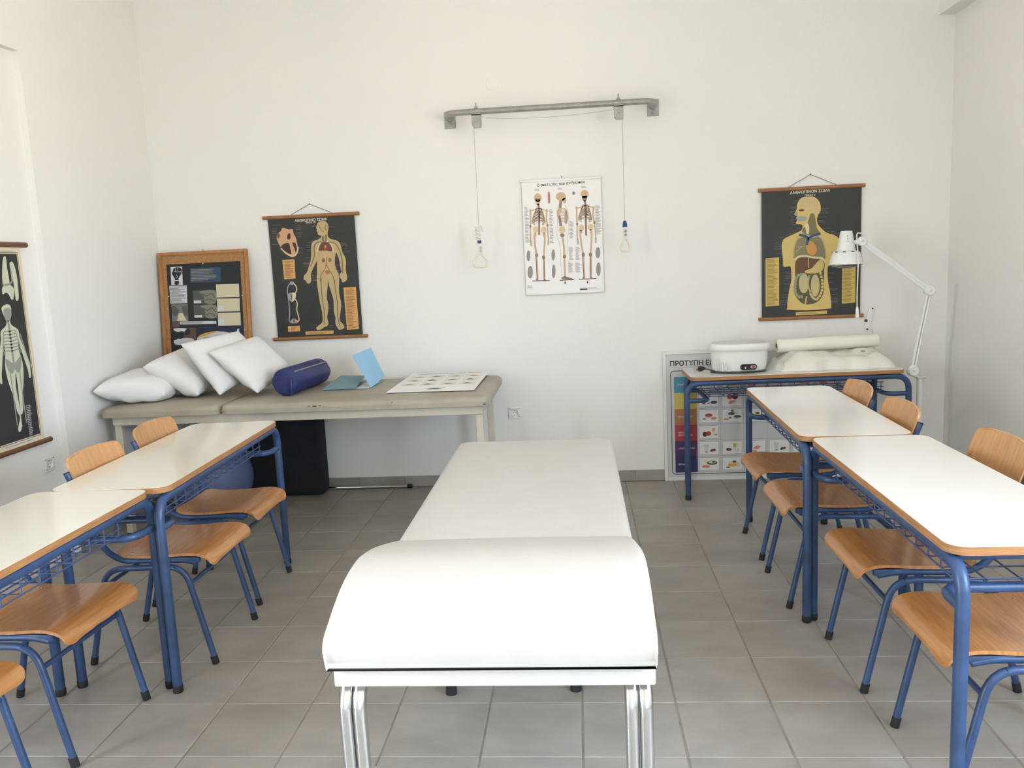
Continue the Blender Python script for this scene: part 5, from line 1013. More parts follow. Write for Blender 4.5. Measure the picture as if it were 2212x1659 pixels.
obj('sheet', Q([(-1.45, 2.19, .7725), (-1.44, 2.46, .7725), (-1.215, 2.46, .7725), (-1.222, 2.21, .7725)]), 'white_paper', fo)
# exercise sheet
es = thing('poster_sheet', 'white exercise poster with small drawings lying on the couch', 'poster', (-1.069, 1.99, .7705))
PW, PH = .505, .71
tilt = math.radians(.9)
sh = obj('sheet', box(0, PW, -.0022, 0, 0, PH), 'poster_white', es)
sh.rotation_euler = (-PI / 2 + tilt, 0, math.radians(-1.2))
els = [('print', 'black_ink', 1, 'text', [(.045, .655), (.465, .655)], 'ΑΣΚΗΣΕΙΣ ΓΙΑ ΒΕΛΤΙΩΣΗ ΣΤΑΣΗΣ ΣΩΜΑΤΟΣ', 1.7)]
for r in range(3):
    for c in range(4):
        x, y = .03 + c * .112 + (.012 if c > 1 else 0), .50 - r * .145
        els += [('print', 'p_cell', 1, 'spoly', [(x, y), (x + .098, y), (x + .098, y + .1), (x, y + .1)]),
                ('print', 'bone_dark' if r != 1 else 'f_dark', 2, 'poly', [(x + .020, y + .036), (x + .045, y + .058 + .010 * (c % 2)), (x + .062, y + .050), (x + .080, y + .036), (x + .05, y + .030)]),
                ('print', 'leader_grey', 2, 'line', [(x + .006, y + .020), (x + .090, y + .022)], .004)]
x, y = .20, .035
els += [('print', 'p_cell', 1, 'spoly', [(x, y), (x + .12, y), (x + .12, y + .1), (x, y + .1)]), ('print', 'f_leaf', 2, 'poly', [(x + .02, y + .03), (x + .05, y + .07), (x + .09, y + .06), (x + .10, y + .03)])]
gi = 0
for i, e in enumerate(els):
    if e[2] == 1: gi += 1
    els[i] = ('picture_print#%d' % gi if e[3] != 'text' else 'title_print',) + tuple(e[1:])
print_art(els, sh, off=.0024)
# ================================================================== hanging charts
def chart(name, label, loc, rz, Wd, H, paper, rod, art, rodw, drop, hook_up=None, rod_r=.0115, border=None):
    t = thing(name, label, 'poster', loc, rz)
    def pap(o):
        return lambda u, v: (u * Wd, -.016 - .004 * math.sin(PI * v) - o + .002 * math.sin(6 * v + 2 * u), v * H)
    # sheet hangs nearly flat: a thin sheet with one gentle belly
    p = obj('paper', box(0, Wd, -.0152, -.0140, 0, H), paper, t)
    holder = p
    pr = bpy.data.objects.new('x', None)
    bpy.data.objects.remove(pr)
    if border:
        b, col, lw = border
        holder = obj('black_field', box(b[0], Wd - b[1], -.0157, -.0152, b[2], H - b[3]), col, p)
        e = [('edge_print', 'f_dark', 0, 'line', [(b[0] - .006, b[2] - .006), (Wd - b[1] + .006, b[2] - .006)], .003), ('edge_print', 'f_dark', 0, 'line', [(Wd - b[1] + .006, b[2] - .006), (Wd - b[1] + .006, H - b[3] + .006)], .003), ('edge_print', 'f_dark', 0, 'line', [(b[0] - .006, H - b[3] + .006), (Wd - b[1] + .006, H - b[3] + .006)], .003)]
        print_art(e, p, off=.0156)
    print_art(ART[art], p, off=.0162)
    if rod:
        ex = (rodw - Wd) / 2
        for k, z in enumerate((H, 0)):
            rm = tube([(-ex, -.0145, z), (Wd + ex, -.0145, z)], rod_r, 12)
            obj('top_rod' if k == 0 else 'bottom_rod', rm, rod, t, 40)
        if hook_up:
            hx = Wd / 2 + hook_up[1]
            obj('cord', tube([(Wd * .27, -.0145, H + rod_r), (hx, -.006, H + hook_up[0]), (Wd * .75, -.0145, H + rod_r)], .0016, 6), 'dark_string', t, 60)
            obj('nail', tube([(hx, -.014, H + hook_up[0] + .004), (hx, 0, H + hook_up[0] - .002)], .0022, 6), 'dark_string', t, 60)
    return t
chart('anatomy_chart', 'black chart of blood vessels with a standing figure and a heart, hung above the pillows', (-1.962, YB, 1.036), 0, .575, .795, 'poster_black', 'wood_rod', 'vessels', .640, 0, (.075, -.004))
chart('anatomy_chart', 'black chart of a yellow torso with organs, hung behind the white lamp', (1.198, YB, 1.038), 0, .605, .802, 'poster_black2', 'wood_rod', 'torso', .645, 0, (.082, -.003))
t = chart('anatomy_chart', 'white chart of three human skeletons hung below the metal rail', (-.294, YB, 1.258), 0, .500, .717, 'poster_white', None, 'skeleton', 0, 0)
obj('top_strip', rbox(-.008, .508, -.020, -.010, .708, .724, .003, 1), 'white_plastic', t, 40)
obj('bottom_strip', rbox(0, .500, -.018, -.012, -.003, .009, .002, 1), 'white_plastic', t, 40)
obj('hook', tube(fillet([(.256, 0, .738), (.256, -.016, .738), (.256, -.016, .722), (.256, -.010, .722)], .006, 3), .002, 6), 'dark_string', t, 50)
chart('anatomy_chart', 'tall cream-bordered black skeleton chart on the left wall, cut by the picture edge', (RX, 1.425 - .62, .668), PI / 2, .62, 1.005, 'poster_cream', 'dark_rod', 'xray', .720, 0, (.08, 0), .0135, ((.03, .03, .045, .045), 'poster_black', 1))

# ================================================================== cork board with club poster
cb = thing('pin_board', 'pine-framed cork board with a dark poster, leaning on the wall behind the pillows', 'board', (-2.405, 2.668, .7695))
cb.rotation_euler = (math.radians(-5.2), 0, 0)
CW, CH = .605, .873
x0 = -CW / 2
obj('backing', box(x0 + .01, -x0 - .01, -.004, .006, .01, CH - .01), 'cork', cb)
fw = .022
for m in ((x0, x0 + fw, 0, CH), (-x0 - fw, -x0, 0, CH)): obj('frame_rail', rbox(m[0], m[1], -.014, .012, m[2], m[3], .003, 1), 'pine_frame', cb, 40)
for m in ((x0 + fw, -x0 - fw, 0, fw), (x0 + fw, -x0 - fw, CH - fw, CH)): obj('frame_rail', rbox(m[0], m[1], -.013, .011, m[2], m[3], .003, 1), 'pine_frame', cb, 40)
PWb, PHb = .500, .765
pb = obj('poster', box(0, PWb, -.0062, -.005, 0, PHb), 'board_black', cb, loc=(x0 + .053, 0, .03))
# everything below is in board-crop pixels turned into sheet metres
def c2(px, py):
    # crop origin of the sheet corners: (178,308) (1200,238) at the top, sheet drops ~ 1700 crop px per .765 m
    u0, v0 = px - 178 - (py - 308) * .068, py - 308 + (px - 178) * .0685
    return (u0 / 1015 * PWb, PHb - v0 / 1585 * PHb * 1.0)
def qd(*p): return [c2(*q) for q in p]
els = [('print', 'p_white', 1, 'spoly', qd((238, 340), (395, 330), (410, 578), (250, 582))),
 ('print', 'board_black', 2, 'poly', qd((285, 355), (330, 340), (385, 355), (390, 420), (360, 470), (350, 500), (355, 570), (295, 572), (298, 500), (255, 430), (268, 400))),
 ('print', 'p_white', 3, 'line', qd((285, 395), (330, 405), (385, 398)), .003), ('print', 'p_white', 3, 'line', qd((300, 345), (310, 398)), .002), ('print', 'p_white', 3, 'line', qd((335, 345), (340, 400)), .002), ('print', 'p_white', 3, 'line', qd((300, 520), (352, 518)), .004), ('print', 'p_white', 3, 'line', qd((315, 440), (335, 470), (310, 490)), .003),
 ('print', 'p_blue', 1, 'spoly', qd((505, 350), (925, 325), (932, 525), (512, 545))), ('print', 'p_map2', 2, 'rows', qd((520, 362), (900, 342), (905, 500), (525, 525)), 8),
 ('print', 'p_white', 1, 'spoly', qd((222, 595), (462, 585), (472, 822), (238, 834))), ('print', 'p_grey', 2, 'rows', qd((230, 602), (455, 594), (464, 815), (245, 826)), 13),
 ('print', 'p_map', 1, 'spoly', qd((545, 650), (862, 635), (868, 820), (558, 828))), ('print', 'p_map2', 2, 'poly', qd((640, 660), (850, 645), (860, 810), (720, 815), (700, 720))), ('print', 'p_map', 3, 'line', qd((680, 690), (740, 720), (800, 680), (850, 740)), .006), ('print', 'p_map', 3, 'line', qd((720, 780), (780, 760), (850, 790)), .006), ('print', 'p_white', 3, 'spoly', qd((560, 788), (662, 782), (664, 818), (562, 823))),
 ('print', 'p_map', 1, 'spoly', qd((556, 845), (872, 832), (882, 1015), (568, 1022))), ('print', 'p_map2', 2, 'poly', qd((655, 855), (862, 842), (872, 1005), (735, 1010), (715, 915))), ('print', 'p_map', 3, 'line', qd((690, 885), (750, 915), (810, 875), (862, 935)), .006), ('print', 'p_map', 3, 'line', qd((735, 975), (790, 955), (862, 985)), .006), ('print', 'p_white', 3, 'spoly', qd((573, 985), (678, 978), (680, 1012), (575, 1018))),
 ('print', 'p_sand', 1, 'spoly', qd((865, 560), (1178, 545), (1188, 722), (875, 738))), ('print', 'p_sand', 1, 'spoly', qd((878, 752), (1190, 738), (1195, 912), (888, 930))), ('print', 'p_sand', 1, 'spoly', qd((892, 945), (1202, 930), (1212, 1105), (900, 1118))),
 ('print', 'p_white', 2, 'spoly', qd((890, 848), (968, 842), (972, 918), (893, 924))), ('print', 'p_white', 2, 'spoly', qd((900, 1030), (980, 1024), (984, 1104), (905, 1112))),
 ('print', 'p_grey', 1, 'spoly', qd((250, 845), (478, 838), (488, 1068), (362, 1075), (365, 1150), (272, 1155))), ('print', 'p_sand', 2, 'spoly', qd((358, 960), (405, 958), (468, 1062), (332, 1068))), ('print', 'p_map', 2, 'poly', qd((262, 860), (340, 900), (350, 960), (300, 1010), (262, 960))), ('print', 'p_map', 2, 'poly', qd((400, 880), (470, 870), (480, 1000), (430, 980))), ('print', 'p_brown', 2, 'spoly', qd((272, 1075), (360, 1070), (364, 1148), (275, 1152))),
 ('print', 'p_white', 1, 'spoly', qd((370, 1078), (872, 1054), (875, 1092), (372, 1116))), ('print', 'p_grey', 2, 'rows', qd((378, 1083), (862, 1060), (864, 1086), (380, 1110)), 2),
 ('print', 'p_brown', 1, 'spoly', qd((280, 1165), (592, 1152), (605, 1395), (300, 1402))), ('print', 'p_white', 2, 'poly', qd((310, 1320), (540, 1300), (560, 1380), (320, 1392))), ('print', 'p_white', 2, 'poly', qd((290, 1175), (440, 1165), (480, 1200), (330, 1215))), ('print', 'board_black', 3, 'poly', qd((265, 1230), (330, 1220), (350, 1300), (290, 1330))), ('print', 'board_black', 3, 'poly', qd((340, 1230), (420, 1210), (430, 1290), (360, 1310))), ('print', 'board_black', 3, 'poly', qd((450, 1190), (500, 1170), (510, 1240), (440, 1260))), ('print', 'p_skin', 4, 'ell_', qd((285, 1270))[0]),
 ('print', 'p_navy', 1, 'spoly', qd((600, 1145), (1228, 1110), (1245, 1430), (612, 1460))),
 ('print', 'p_yellow', 2, 'poly', qd((612, 1300), (640, 1260), (720, 1222), (820, 1200), (925, 1192), (850, 1220), (720, 1262), (640, 1300))),
 ('print', 'p_white', 3, 'poly', qd((615, 1305), (720, 1262), (850, 1215), (960, 1195), (1080, 1215), (1180, 1255), (1222, 1285), (1235, 1425), (1235, 1500), (700, 1530), (622, 1525))),
 ('print', 'black_ink', 4, 'text', qd((698, 1290), (1135, 1262)), 'ΑΝΑΜΝΗΣΤΙΚΟ ΣΥΜΜΕΤΟΧΗΣ'), ('print', 'p_grey', 4, 'rows', qd((850, 1322), (950, 1316), (950, 1355), (850, 1362)), 2),
 ('print', 'p_white', 3, 'poly', qd((1160, 1165), (1185, 1150), (1190, 1190), (1205, 1218), (1150, 1225), (1158, 1200)))]
els = [e for e in els if e[3] != 'ell_']
gi = 0
for i, e in enumerate(els):
    if e[2] == 1: gi += 1
    els[i] = (('picture_print' if e[3] != 'text' else 'title_print') + '#%d' % (gi if e[3] != 'text' else 99),) + tuple(e[1:])
print_art(els, pb, off=.0066)
for px, py in ((684, 285), (1225, 702), (1265, 1160), (212, 738)):
    u, v = c2(px, py); obj('push_pin', xform(lathe([(0, .006), (.003, .005), (.004, .002), (.004, 0)], 8), Matrix.Translation((u, -.0064, v)) @ Matrix.Rotation(PI / 2, 4, 'X')), 'white_plastic', pb, 50)
obj('hanger', tube(fillet([(-.01, .006, CH - .004), (0, .006, CH + .014), (.01, .006, CH - .004)], .006, 3), .0018, 6), 'galvanised', cb, 50)

# ================================================================== food chart leaning on the wall under the desk
fc = thing('food_chart', 'white-framed weekly meal chart with coloured rows, standing on the floor behind the desk', 'board', (.5675, 2.783, 0))
fc.rotation_euler = (math.radians(-.45), 0, 0)
FW, FH = 1.305, .857
obj('panel', box(.01, FW - .01, -.006, .006, .01, FH - .01), 'print_grey', fc)
for m in ((0, .022, 0, FH), (FW - .022, FW, 0, FH), (.022, FW - .022, 0, .022), (.022, FW - .022, FH - .022, FH)): obj('frame_rail', rbox(m[0], m[1], -.012, .008, m[2], m[3], .002, 1), 'foam_white', fc, 40)
els = [('caption_print', 'f_title', 1, 'text', [(.047, .776), (.047 + .475, .776)], 'ΠΡΟΤΥΠΗ ΕΒΔΟΜΑΔΑ')]
rr = [(x + FW / 2, y + .043 + .342) for x, y in rrect(FW - .10, .684, .022, 4)]
for i in range(len(rr)): els.append(('line_print', 'f_dark', 1, 'line', [rr[i], rr[(i + 1) % len(rr)]], .0045))
top, rh, lx, cw = .688, .1057, .070, .149
lx1 = .214
names = ['ΠΡΩΙΝΟ', 'ΔΕΚΑΤΙΑΝΟ', 'ΜΕΣΗΜΕΡΙΑΝΟ', 'ΜΕΤΑ ΤΟ', 'ΑΠΟΓΕΥΜΑΤΙΝΟ', 'ΒΡΑΔΙΝΟ']
cols = ['f_cyan', 'f_yellow', 'f_orange', 'f_red', 'f_plum', 'f_indigo']
def el(cx, cy, rx, ry): return [(cx + rx * math.cos(2 * PI * k / 10), cy + ry * math.sin(2 * PI * k / 10)) for k in range(10)]
def icon(kind, x, y):
    I = lambda c, l, *e: ('food_print', c, l, 'poly', el(x + e[0], y + e[1], e[2], e[3]))
    P = lambda c, l, pts: ('food_print', c, l, 'spoly', [(x + a, y + b) for a, b in pts])
    if kind == 'glass': return [P('f_glass', 4, [(-.034, .028), (-.002, .028), (-.008, -.012), (-.028, -.012)]), P('f_plate', 5, [(-.031, .020), (-.005, .020), (-.009, -.009), (-.027, -.009)]), I('f_leaf', 4, -.018, -.022, .010, .003), I('f_berry', 4, .020, -.012, .010, .009), I('f_berry', 4, .034, -.010, .008, .009), I('f_wine', 5, .012, -.016, .006, .006)]
    if kind == 'glassplate': return [P('f_glass', 4, [(-.016, .034), (.010, .034), (.006, -.006), (-.012, -.006)]), I('f_red', 4, -.030, -.012, .012, .012), I('f_leaf', 4, .034, -.012, .022, .010), I('f_berry', 5, .036, -.010, .010, .005), I('f_dark', 4, 0, -.018, .010, .003)]
    if kind == 'apples': return [I('f_tomato', 4, -.014, .022, .018, .018), I('f_wine', 5, .020, .022, .019, .019), I('f_salmon', 4, .002, -.012, .022, .008), I('f_salmon', 5, -.010, -.022, .014, .006)]
    if kind == 'soup': return [I('f_plate', 4, 0, .004, .025, .014), I('f_tomato', 5, 0, .010, .024, .011), I('f_gold', 4, .034, -.010, .016, .008), I('f_bread', 5, .030, -.015, .018, .005), I('f_leaf', 4, -.028, -.014, .012, .004)]
    if kind == 'fish': return [I('f_plate', 4, -.006, .012, .032, .032), I('f_white', 5, -.006, .012, .027, .027), I('f_leaf', 6, -.004, .016, .022, .010), I('f_green', 6, .002, .034, .009, .007), I('f_plate', 5, .034, -.008, .026, .013), I('f_leaf', 6, .034, -.004, .024, .008), I('f_bread', 5, -.036, -.020, .019, .006), I('f_green', 6, -.012, -.010, .008, .006)]
    if kind == 'juice': return [I('f_wine', 4, -.026, -.010, .015, .017), I('f_tomato', 4, -.002, -.006, .016, .016), P('f_gold', 4, [(.018, .030), (.042, .030), (.038, .006), (.022, .006)]), P('f_glass', 4, [(.028, .006), (.032, .006), (.033, -.018), (.027, -.018)]), I('f_peach', 4, .046, -.014, .007, .006)]
    if kind == 'juice2': return [P('f_gold', 4, [(.004, .030), (.028, .030), (.024, .004), (.008, .004)]), P('f_glass', 4, [(.014, .004), (.018, .004), (.019, -.020), (.013, -.020)]), I('f_berry', 4, -.022, -.010, .018, .010), I('f_wine', 5, -.032, -.006, .007, .006), I('f_cream', 4, .036, -.012, .008, .007)]
    if kind == 'salad': return [I('f_leaf', 4, .018, .010, .034, .014), I('f_cream', 5, .018, .014, .024, .008), I('f_green', 6, .026, .016, .010, .006), I('f_salmon', 4, -.022, -.014, .026, .010), I('f_cream', 4, -.026, .024, .008, .008)]
    if kind == 'pasta': return [I('f_cream', 4, .002, .004, .030, .016), I('f_gold', 5, 0, -.008, .030, .010), I('f_leaf', 6, .012, .014, .012, .007), I('f_plate', 4, .036, -.008, .014, .014), I('f_leaf', 4, -.028, -.022, .014, .004)]
    if kind == 'wrap': return [P('f_glass', 4, [(-.04, .030), (-.016, .030), (-.02, -.01), (-.036, -.01)]), P('f_salmon', 5, [(-.018, -.006), (.006, .012), (.034, .006), (.010, -.014)]), I('f_gold', 5, -.008, -.024, .016, .007)]
    return []
grid = [['milk', 'pasta', 'salad', 'wrap', 'pasta', 'salad', 'wrap'], ['glassplate', 'apples', 'glass', 'juice', 'glassplate', 'apples', 'juice2'], ['soup', 'fish', 'pasta', 'fish', 'soup', 'salad', 'fish'], ['juice', None, None, None, 'juice', None, None], ['glass', 'juice2', 'wrap', 'glass', 'glass', 'juice2', 'wrap'], ['salad', 'pasta', 'soup', 'salad', 'pasta', 'fish', 'salad']]
for r in range(6):
    z1 = top - r * rh; z0 = z1 - rh
    els.append(('row_label#%d' % r, cols[r], 1, 'spoly', [(lx, z0), (lx1, z0), (lx1, z1), (lx, z1)]))
    wn = .0088 * len(names[r])
    els.append(('caption_print', 'f_text', 2, 'text', [(lx + .022, z0 + .055), (lx + .022 + wn, z0 + .055)], names[r]))
    if r == 3: els.append(('caption_print', 'f_text', 2, 'text', [(lx + .022, z0 + .038), (lx + .022 + .093, z0 + .038)], 'ΜΕΣΗΜΕΡΙΑΝΟ'))
    els.append(('line_print', 'f_line', 1, 'line', [(lx1, z0), (lx1 + 7 * cw, z0)], .0012))
    for c in range(7):
        xa = lx1 + c * cw
        k = grid[r][c]
        if k:
            els.append(('meal_card#%d_%d' % (r, c), 'f_line', 2, 'spoly', [(xa + .012, z0 + .010), (xa + .138, z0 + .010), (xa + .138, z1 - .010), (xa + .012, z1 - .010)]))
            els.append(('meal_card#%d_%d' % (r, c), 'f_white', 3, 'spoly', [(xa + .0132, z0 + .0112), (xa + .1368, z0 + .0112), (xa + .1368, z1 - .0112), (xa + .0132, z1 - .0112)]))
            els += [('meal_card#%d_%d' % (r, c),) + q[1:] for q in icon(k, xa + .075, z0 + .05)]
for c in range(8): els.append(('line_print', 'f_line', 1, 'line', [(lx1 + c * cw, top - 6 * rh), (lx1 + c * cw, top)], .0012))
print_art(els, fc, off=.0064, bold=.03)

# ================================================================== overhead rail and pulley cord
rl = thing('wall_rail', 'grey bent steel tube rail bolted high on the back wall', 'rail', (-.09, YB, 2.385))
RY = -.205
obj('tube', tube(fillet([(-.640, -.004, 0), (-.640, RY, 0), (.630, RY, 0), (.630, -.004, 0)], .085, 8), .0185, 16), 'galvanised', rl, 50)
for sx in (-.640, .632):
    pl = obj('wall_plate', rbox(sx - .036, sx + .036, -.006, 0, -.058, .044, .003, 1), 'galvanised', rl, 40)
    obj('bolt', xform(lathe([(0, .014), (.006, .013), (.0075, .006), (.012, .0055), (.012, 0)], 12), Matrix.Translation((sx, -.006, -.036)) @ Matrix.Rotation(PI / 2, 4, 'X')), 'galvanised', pl, 40)
for px in (-.449, .409):
    pb_ = obj('pulley_block', join(box(px - .028, px + .028, RY - .019, RY - .015, -.085, -.012), box(px - .028, px + .028, RY + .015, RY + .019, -.085, -.012), box(px - .028, px + .028, RY - .019, RY + .019, -.024, -.018), box(px - .020, px + .026, RY - .018, RY + .010, -.096, -.085)), 'galvanised', rl)
    obj('wheel', xform(lathe([(0, -.008), (.020, -.008), (.017, 0), (.020, .008), (0, .008)], 20), Matrix.Translation((px, RY, -.056)) @ Matrix.Rotation(PI / 2, 4, 'X')), 'grey_enamel', pb_, 40)
    obj('bolt', join(tube([(px, RY, .016), (px, RY, .052)], .0042, 8), lathe([(0, .017), (.014, .017), (.014, .020), (.010, .021), (.010, .030), (0, .030)], 12, (px, RY, 0))), 'galvanised', pb_, 40)
    obj('axle', tube([(px, RY - .025, -.056), (px, RY - .015, -.056)], .0065, 8), 'galvanised', pb_, 40)
pc = thing('pulley_cord', 'thin white exercise cord with two ivory hand grips hanging from the rail', 'pulley cord', (-.09, YB + RY, 2.31))
cz = -.018
obj('cord', tube([(-.470, 0, -.60)] + [(-.469, 0, z) for z in (-.4, -.2, 0)] + [(-.466, 0, .030), (-.449, 0, .040), (-.30, 0, .026), (-.05, 0, .016), (.2, 0, .024), (.409, 0, .040), (.428, 0, .030)] + [(.4295, 0, 0), (.428, 0, -.3), (.428, 0, -.62)], .0021, 6), 'thin_cord', pc, 60)
def grip(x, z, w, h, rz):
    M_ = Matrix.Translation((x, 0, z)) @ Matrix.Rotation(rz, 4, 'Z')
    p = fillet([(0.002, 0, 0), (w * .38, 0, -h * .42), (w * .5, 0, -h * .72), (w * .40, 0, -h), (-w * .40, 0, -h), (-w * .5, 0, -h * .72), (-w * .38, 0, -h * .42), (-.002, 0, 0)], .014, 4)
    g = obj('hand_grip', xform(tube(p, .0068, 10), M_), 'grip_ivory', pc, 50)
    return g, M_
g1, M1 = grip(-.470, -.772, .090, .086, .35)
obj('strap', xform(join(rbox(-.012, .012, -.004, .004, -.012, .060, .002, 1)), M1), 'rope', g1, 40)
obj('clip', xform(join(*[lathe([(0, -.004), (.009, -.004), (.009, .004), (0, .004)], 12, (0, 0, 0)) for _ in (0,)]), M1 @ Matrix.Translation((.006, -.006, .012)) @ Matrix.Rotation(PI / 2, 4, 'X')), 'galvanised', g1, 40)
obj('clip', xform(lathe([(0, -.004), (.009, -.004), (.009, .004), (0, .004)], 12), M1 @ Matrix.Translation((.006, -.006, .032)) @ Matrix.Rotation(PI / 2, 4, 'X')), 'galvanised', g1, 40)
obj('blue_sleeve', xform(rbox(-.012, .012, -.007, .007, .058, .078, .003, 1), M1), 'blue_band', g1, 40)
kn = []
for k in range(7): kn.append(xform(lathe([(.006 * math.cos(t) + .012, .006 * math.sin(t)) for t in [2 * PI * q / 8 for q in range(9)]], 12), Matrix.Translation((-.480 + .006 * (k % 2), .0, -.672 + k * .011 - .015)) @ Matrix.Rotation(.5, 4, 'Y')))
kn.append(tube([(-.470, 0, -.60), (-.463, -.004, -.63), (-.473, -.002, -.66), (-.482, 0, -.69), (-.470, 0, -.70)], .006, 8))
kn.append(tube([(-.466, 0, -.60), (-.450, -.004, -.62), (-.446, -.002, -.645)], .004, 6))
obj('knot', join(*kn), 'rope', g1, 60)
g2, M2 = grip(.428, -.722, .066, .082, 1.0 - .5)
obj('strap', xform(rbox(-.011, .011, -.005, .005, -.010, .068, .002, 1), M2), 'rope', g2, 40)
for dz in (.018, .040): obj('clip', xform(lathe([(0, -.004), (.009, -.004), (.009, .004), (0, .004)], 12), M2 @ Matrix.Translation((0, -.006, dz)) @ Matrix.Rotation(PI / 2, 4, 'X')), 'galvanised', g2, 40)
obj('blue_sleeve', xform(lathe([(0, .064), (.0165, .064), (.015, .085), (.009, .102), (0, .103)], 12, (0, 0, 0), 1, .6), M2), 'blue_band', g2, 40)
# slim white switch box on the wall beside the torso chart
sb = thing('wall_bracket', 'slim pale plastic bracket with a black square on the wall right of the torso chart', 'bracket', (1.862, YB, 1.015))
Mb = Matrix.Rotation(math.radians(14), 4, 'Y')
obj('body', xform(rbox(-.019, .019, -.010, 0, -.068, .068, .004, 2), Mb), 'wall_paint', sb, 40)
obj('button', xform(rbox(-.026, -.007, -.014, -.009, -.024, -.008, .002, 1), Mb), 'slot_dark', sb, 40)
for dz in (.066, -.066): obj('screw', xform(lathe([(0, .004), (.005, .003), (.005, 0)], 8), Mb @ Matrix.Translation((.004, -.010, dz)) @ Matrix.Rotation(PI / 2, 4, 'X')), 'slot_dark', sb, 40)
obj('cord', tube([(.020, -.004, -.066), (.028, -.004, -.10), (.036, -.004, -.16), (.04, -.004, -.25)], .002, 6), 'thin_cord', sb, 60)
# ================================================================== things on the back desk
DZ_ = TOP
wh = thing('wax_heater', 'white oval electric wax heater on the back desk', 'heater', (1.005, 2.535, DZ_))
rx, ry = .172, .118
def oval(prof, seg=40, e=2.6):
    V, F = [], []; n = len(prof)
    for k in range(seg):
        a = 2 * PI * k / seg; c, s = math.cos(a), math.sin(a)
        q = (abs(c) ** e + abs(s) ** e) ** (-1 / e)
        for r, z in prof: V.append((r * rx * q * c, (r * rx - (rx - ry)) * q * s if r * rx > (rx - ry) else 0, z))
    for k in range(seg):
        j = (k + 1) % seg
        for i in range(n - 1): F.append((k * n + i, j * n + i, j * n + i + 1, k * n + i + 1))
    return V, F
obj('body', oval([(.3, .006), (.86, .006), (.92, .014), (.97, .06), (.985, .135), (.5, .137)]), 'white_plastic', wh, 40)
obj('rim', oval([(.90, .134), (1.06, .136), (1.075, .140), (1.07, .160), (1.045, .172), (1.0, .176), (.9, .172)]), 'white_plastic', wh, 40)
obj('lid', oval([(.31, .184), (.6, .183), (.90, .178), (.955, .174), (.94, .168), (.31, .166)]), 'grey_enamel', wh, 40)
fy = -ry * .985
cp = obj('control_panel', xform(prism(rrect(.098, .036, .0175, 8), 0, .006), Matrix.Translation((.035, fy + .004, .036)) @ Matrix.Rotation(PI / 2, 4, 'X')), 'black_plastic', wh, 40)
obj('knob', xform(lathe([(0, .016), (.011, .015), (.0125, .006), (.0125, 0)], 18), Matrix.Translation((.012, fy - .002, .034)) @ Matrix.Rotation(PI / 2, 4, 'X')), 'black_plastic', cp, 40)
obj('knob_mark', box(.009, .016, fy - .0192, fy - .018, .029, .038), 'white_plastic', cp)
obj('switch_frame', rbox(.047, .075, fy - .005, fy, .029, .044, .002, 1), 'white_plastic', cp, 40)
obj('switch', rbox(.051, .071, fy - .0075, fy - .004, .032, .041, .001, 1), 'red_switch', cp, 40)
rb = [tube([(-.150 + .011 * k, fy * (1 - ((.150 - .011 * k) / .172) ** 2.6) ** (1 / 2.6) - .0005, .012), (-.150 + .011 * k, fy * (1 - ((.150 - .011 * k) / .172) ** 2.6) ** (1 / 2.6) - .002, .108 - .010 * k)], .0022, 5) for k in range(8)]
obj('ribs', join(*rb), 'white_plastic', wh, 60)
obj('power_cord', tube(crom([(.14, -.09, .006), (.08, -.128, .006), (0, -.142, .006), (-.08, -.136, .006), (-.165, -.11, .008), (-.185, -.09, .012), (-.15, -.07, .008), (-.19, -.06, .02), (-.215, -.058, .028)], 4, False), .0034, 8), 'black_plastic', wh, 60)
obj('cord_strand', tube(crom([(.10, -.122, .006), (0, -.134, .007), (-.10, -.124, .007), (-.18, -.098, .010)], 4, False), .003, 8), 'black_plastic', wh, 60)
obj('plug', join(tube([(-.212, -.058, .028), (-.228, -.060, .030), (-.252, -.064, .026)], [.006, .014, .018], 14), tube([(-.252, -.070, .030), (-.268, -.073, .028)], .0024, 6), tube([(-.252, -.058, .022), (-.268, -.061, .020)], .0024, 6)), 'black_plastic', wh, 50)

def lump(x0, x1, y0, y1, z0, h, seed, endtaper=.15, nu=40, nv=20):
    rr = random.Random(seed); ph = [rr.uniform(0, 6.3) for _ in range(12)]
    def top(u, v):
        x = x0 + (x1 - x0) * u; y = y0 + (y1 - y0) * v
        e = min(1, min(u, 1 - u) / endtaper) ** .6 * max(0, 1 - (2 * v - 1) ** 4) ** .55
        w = .010 * math.sin(9 * u + 5 * v + ph[0]) + .007 * math.sin(17 * v - 6 * u + ph[1]) + .005 * math.sin(31 * u + 11 * v + ph[2]) + .0035 * math.sin(47 * v + 23 * u + ph[3])
        edge = .010 * math.sin(13 * u + ph[4]) + .007 * math.sin(29 * u + ph[5])
        ee = .012 * math.sin(11 * v + ph[6]) + .010 * math.sin(23 * v + ph[7])
        return (x + ee * (2 * u - 1) * (abs(2 * u - 1) ** 4), y + edge * (-1 if v < .5 else 1) * abs(2 * v - 1) ** 3, z0 + .003 + (h + w) * e)
    def bot(u, v):
        p = top(u, v); return (p[0], p[1], z0 + .001)
    return slab(top, bot, nu, nv)
bg = thing('plastic_bag', 'crumpled white plastic bag lying on the back desk under the paper roll', 'bag', (1.54, 2.56, DZ_))
obj('bag', shift(lump(1.232, 1.895, 2.40, 2.715, 0, .092, 5), (-1.54, -2.56, 0)), 'soft_plastic', bg, 60)
obj('loose_film', shift(lump(1.165, 1.30, 2.43, 2.66, 0, .062, 9, .4, 16, 14), (-1.54, -2.56, 0)), 'clear_film', bg, 60)
obj('printed_mark', xform(lathe([(0, .0012), (.010, .0008), (.016, 0)], 8, (0, 0, 0), 1, .35), Matrix.Translation((.185, -.075, .098)) @ Matrix.Rotation(.5, 4, 'X')), 'slot_dark', bg)
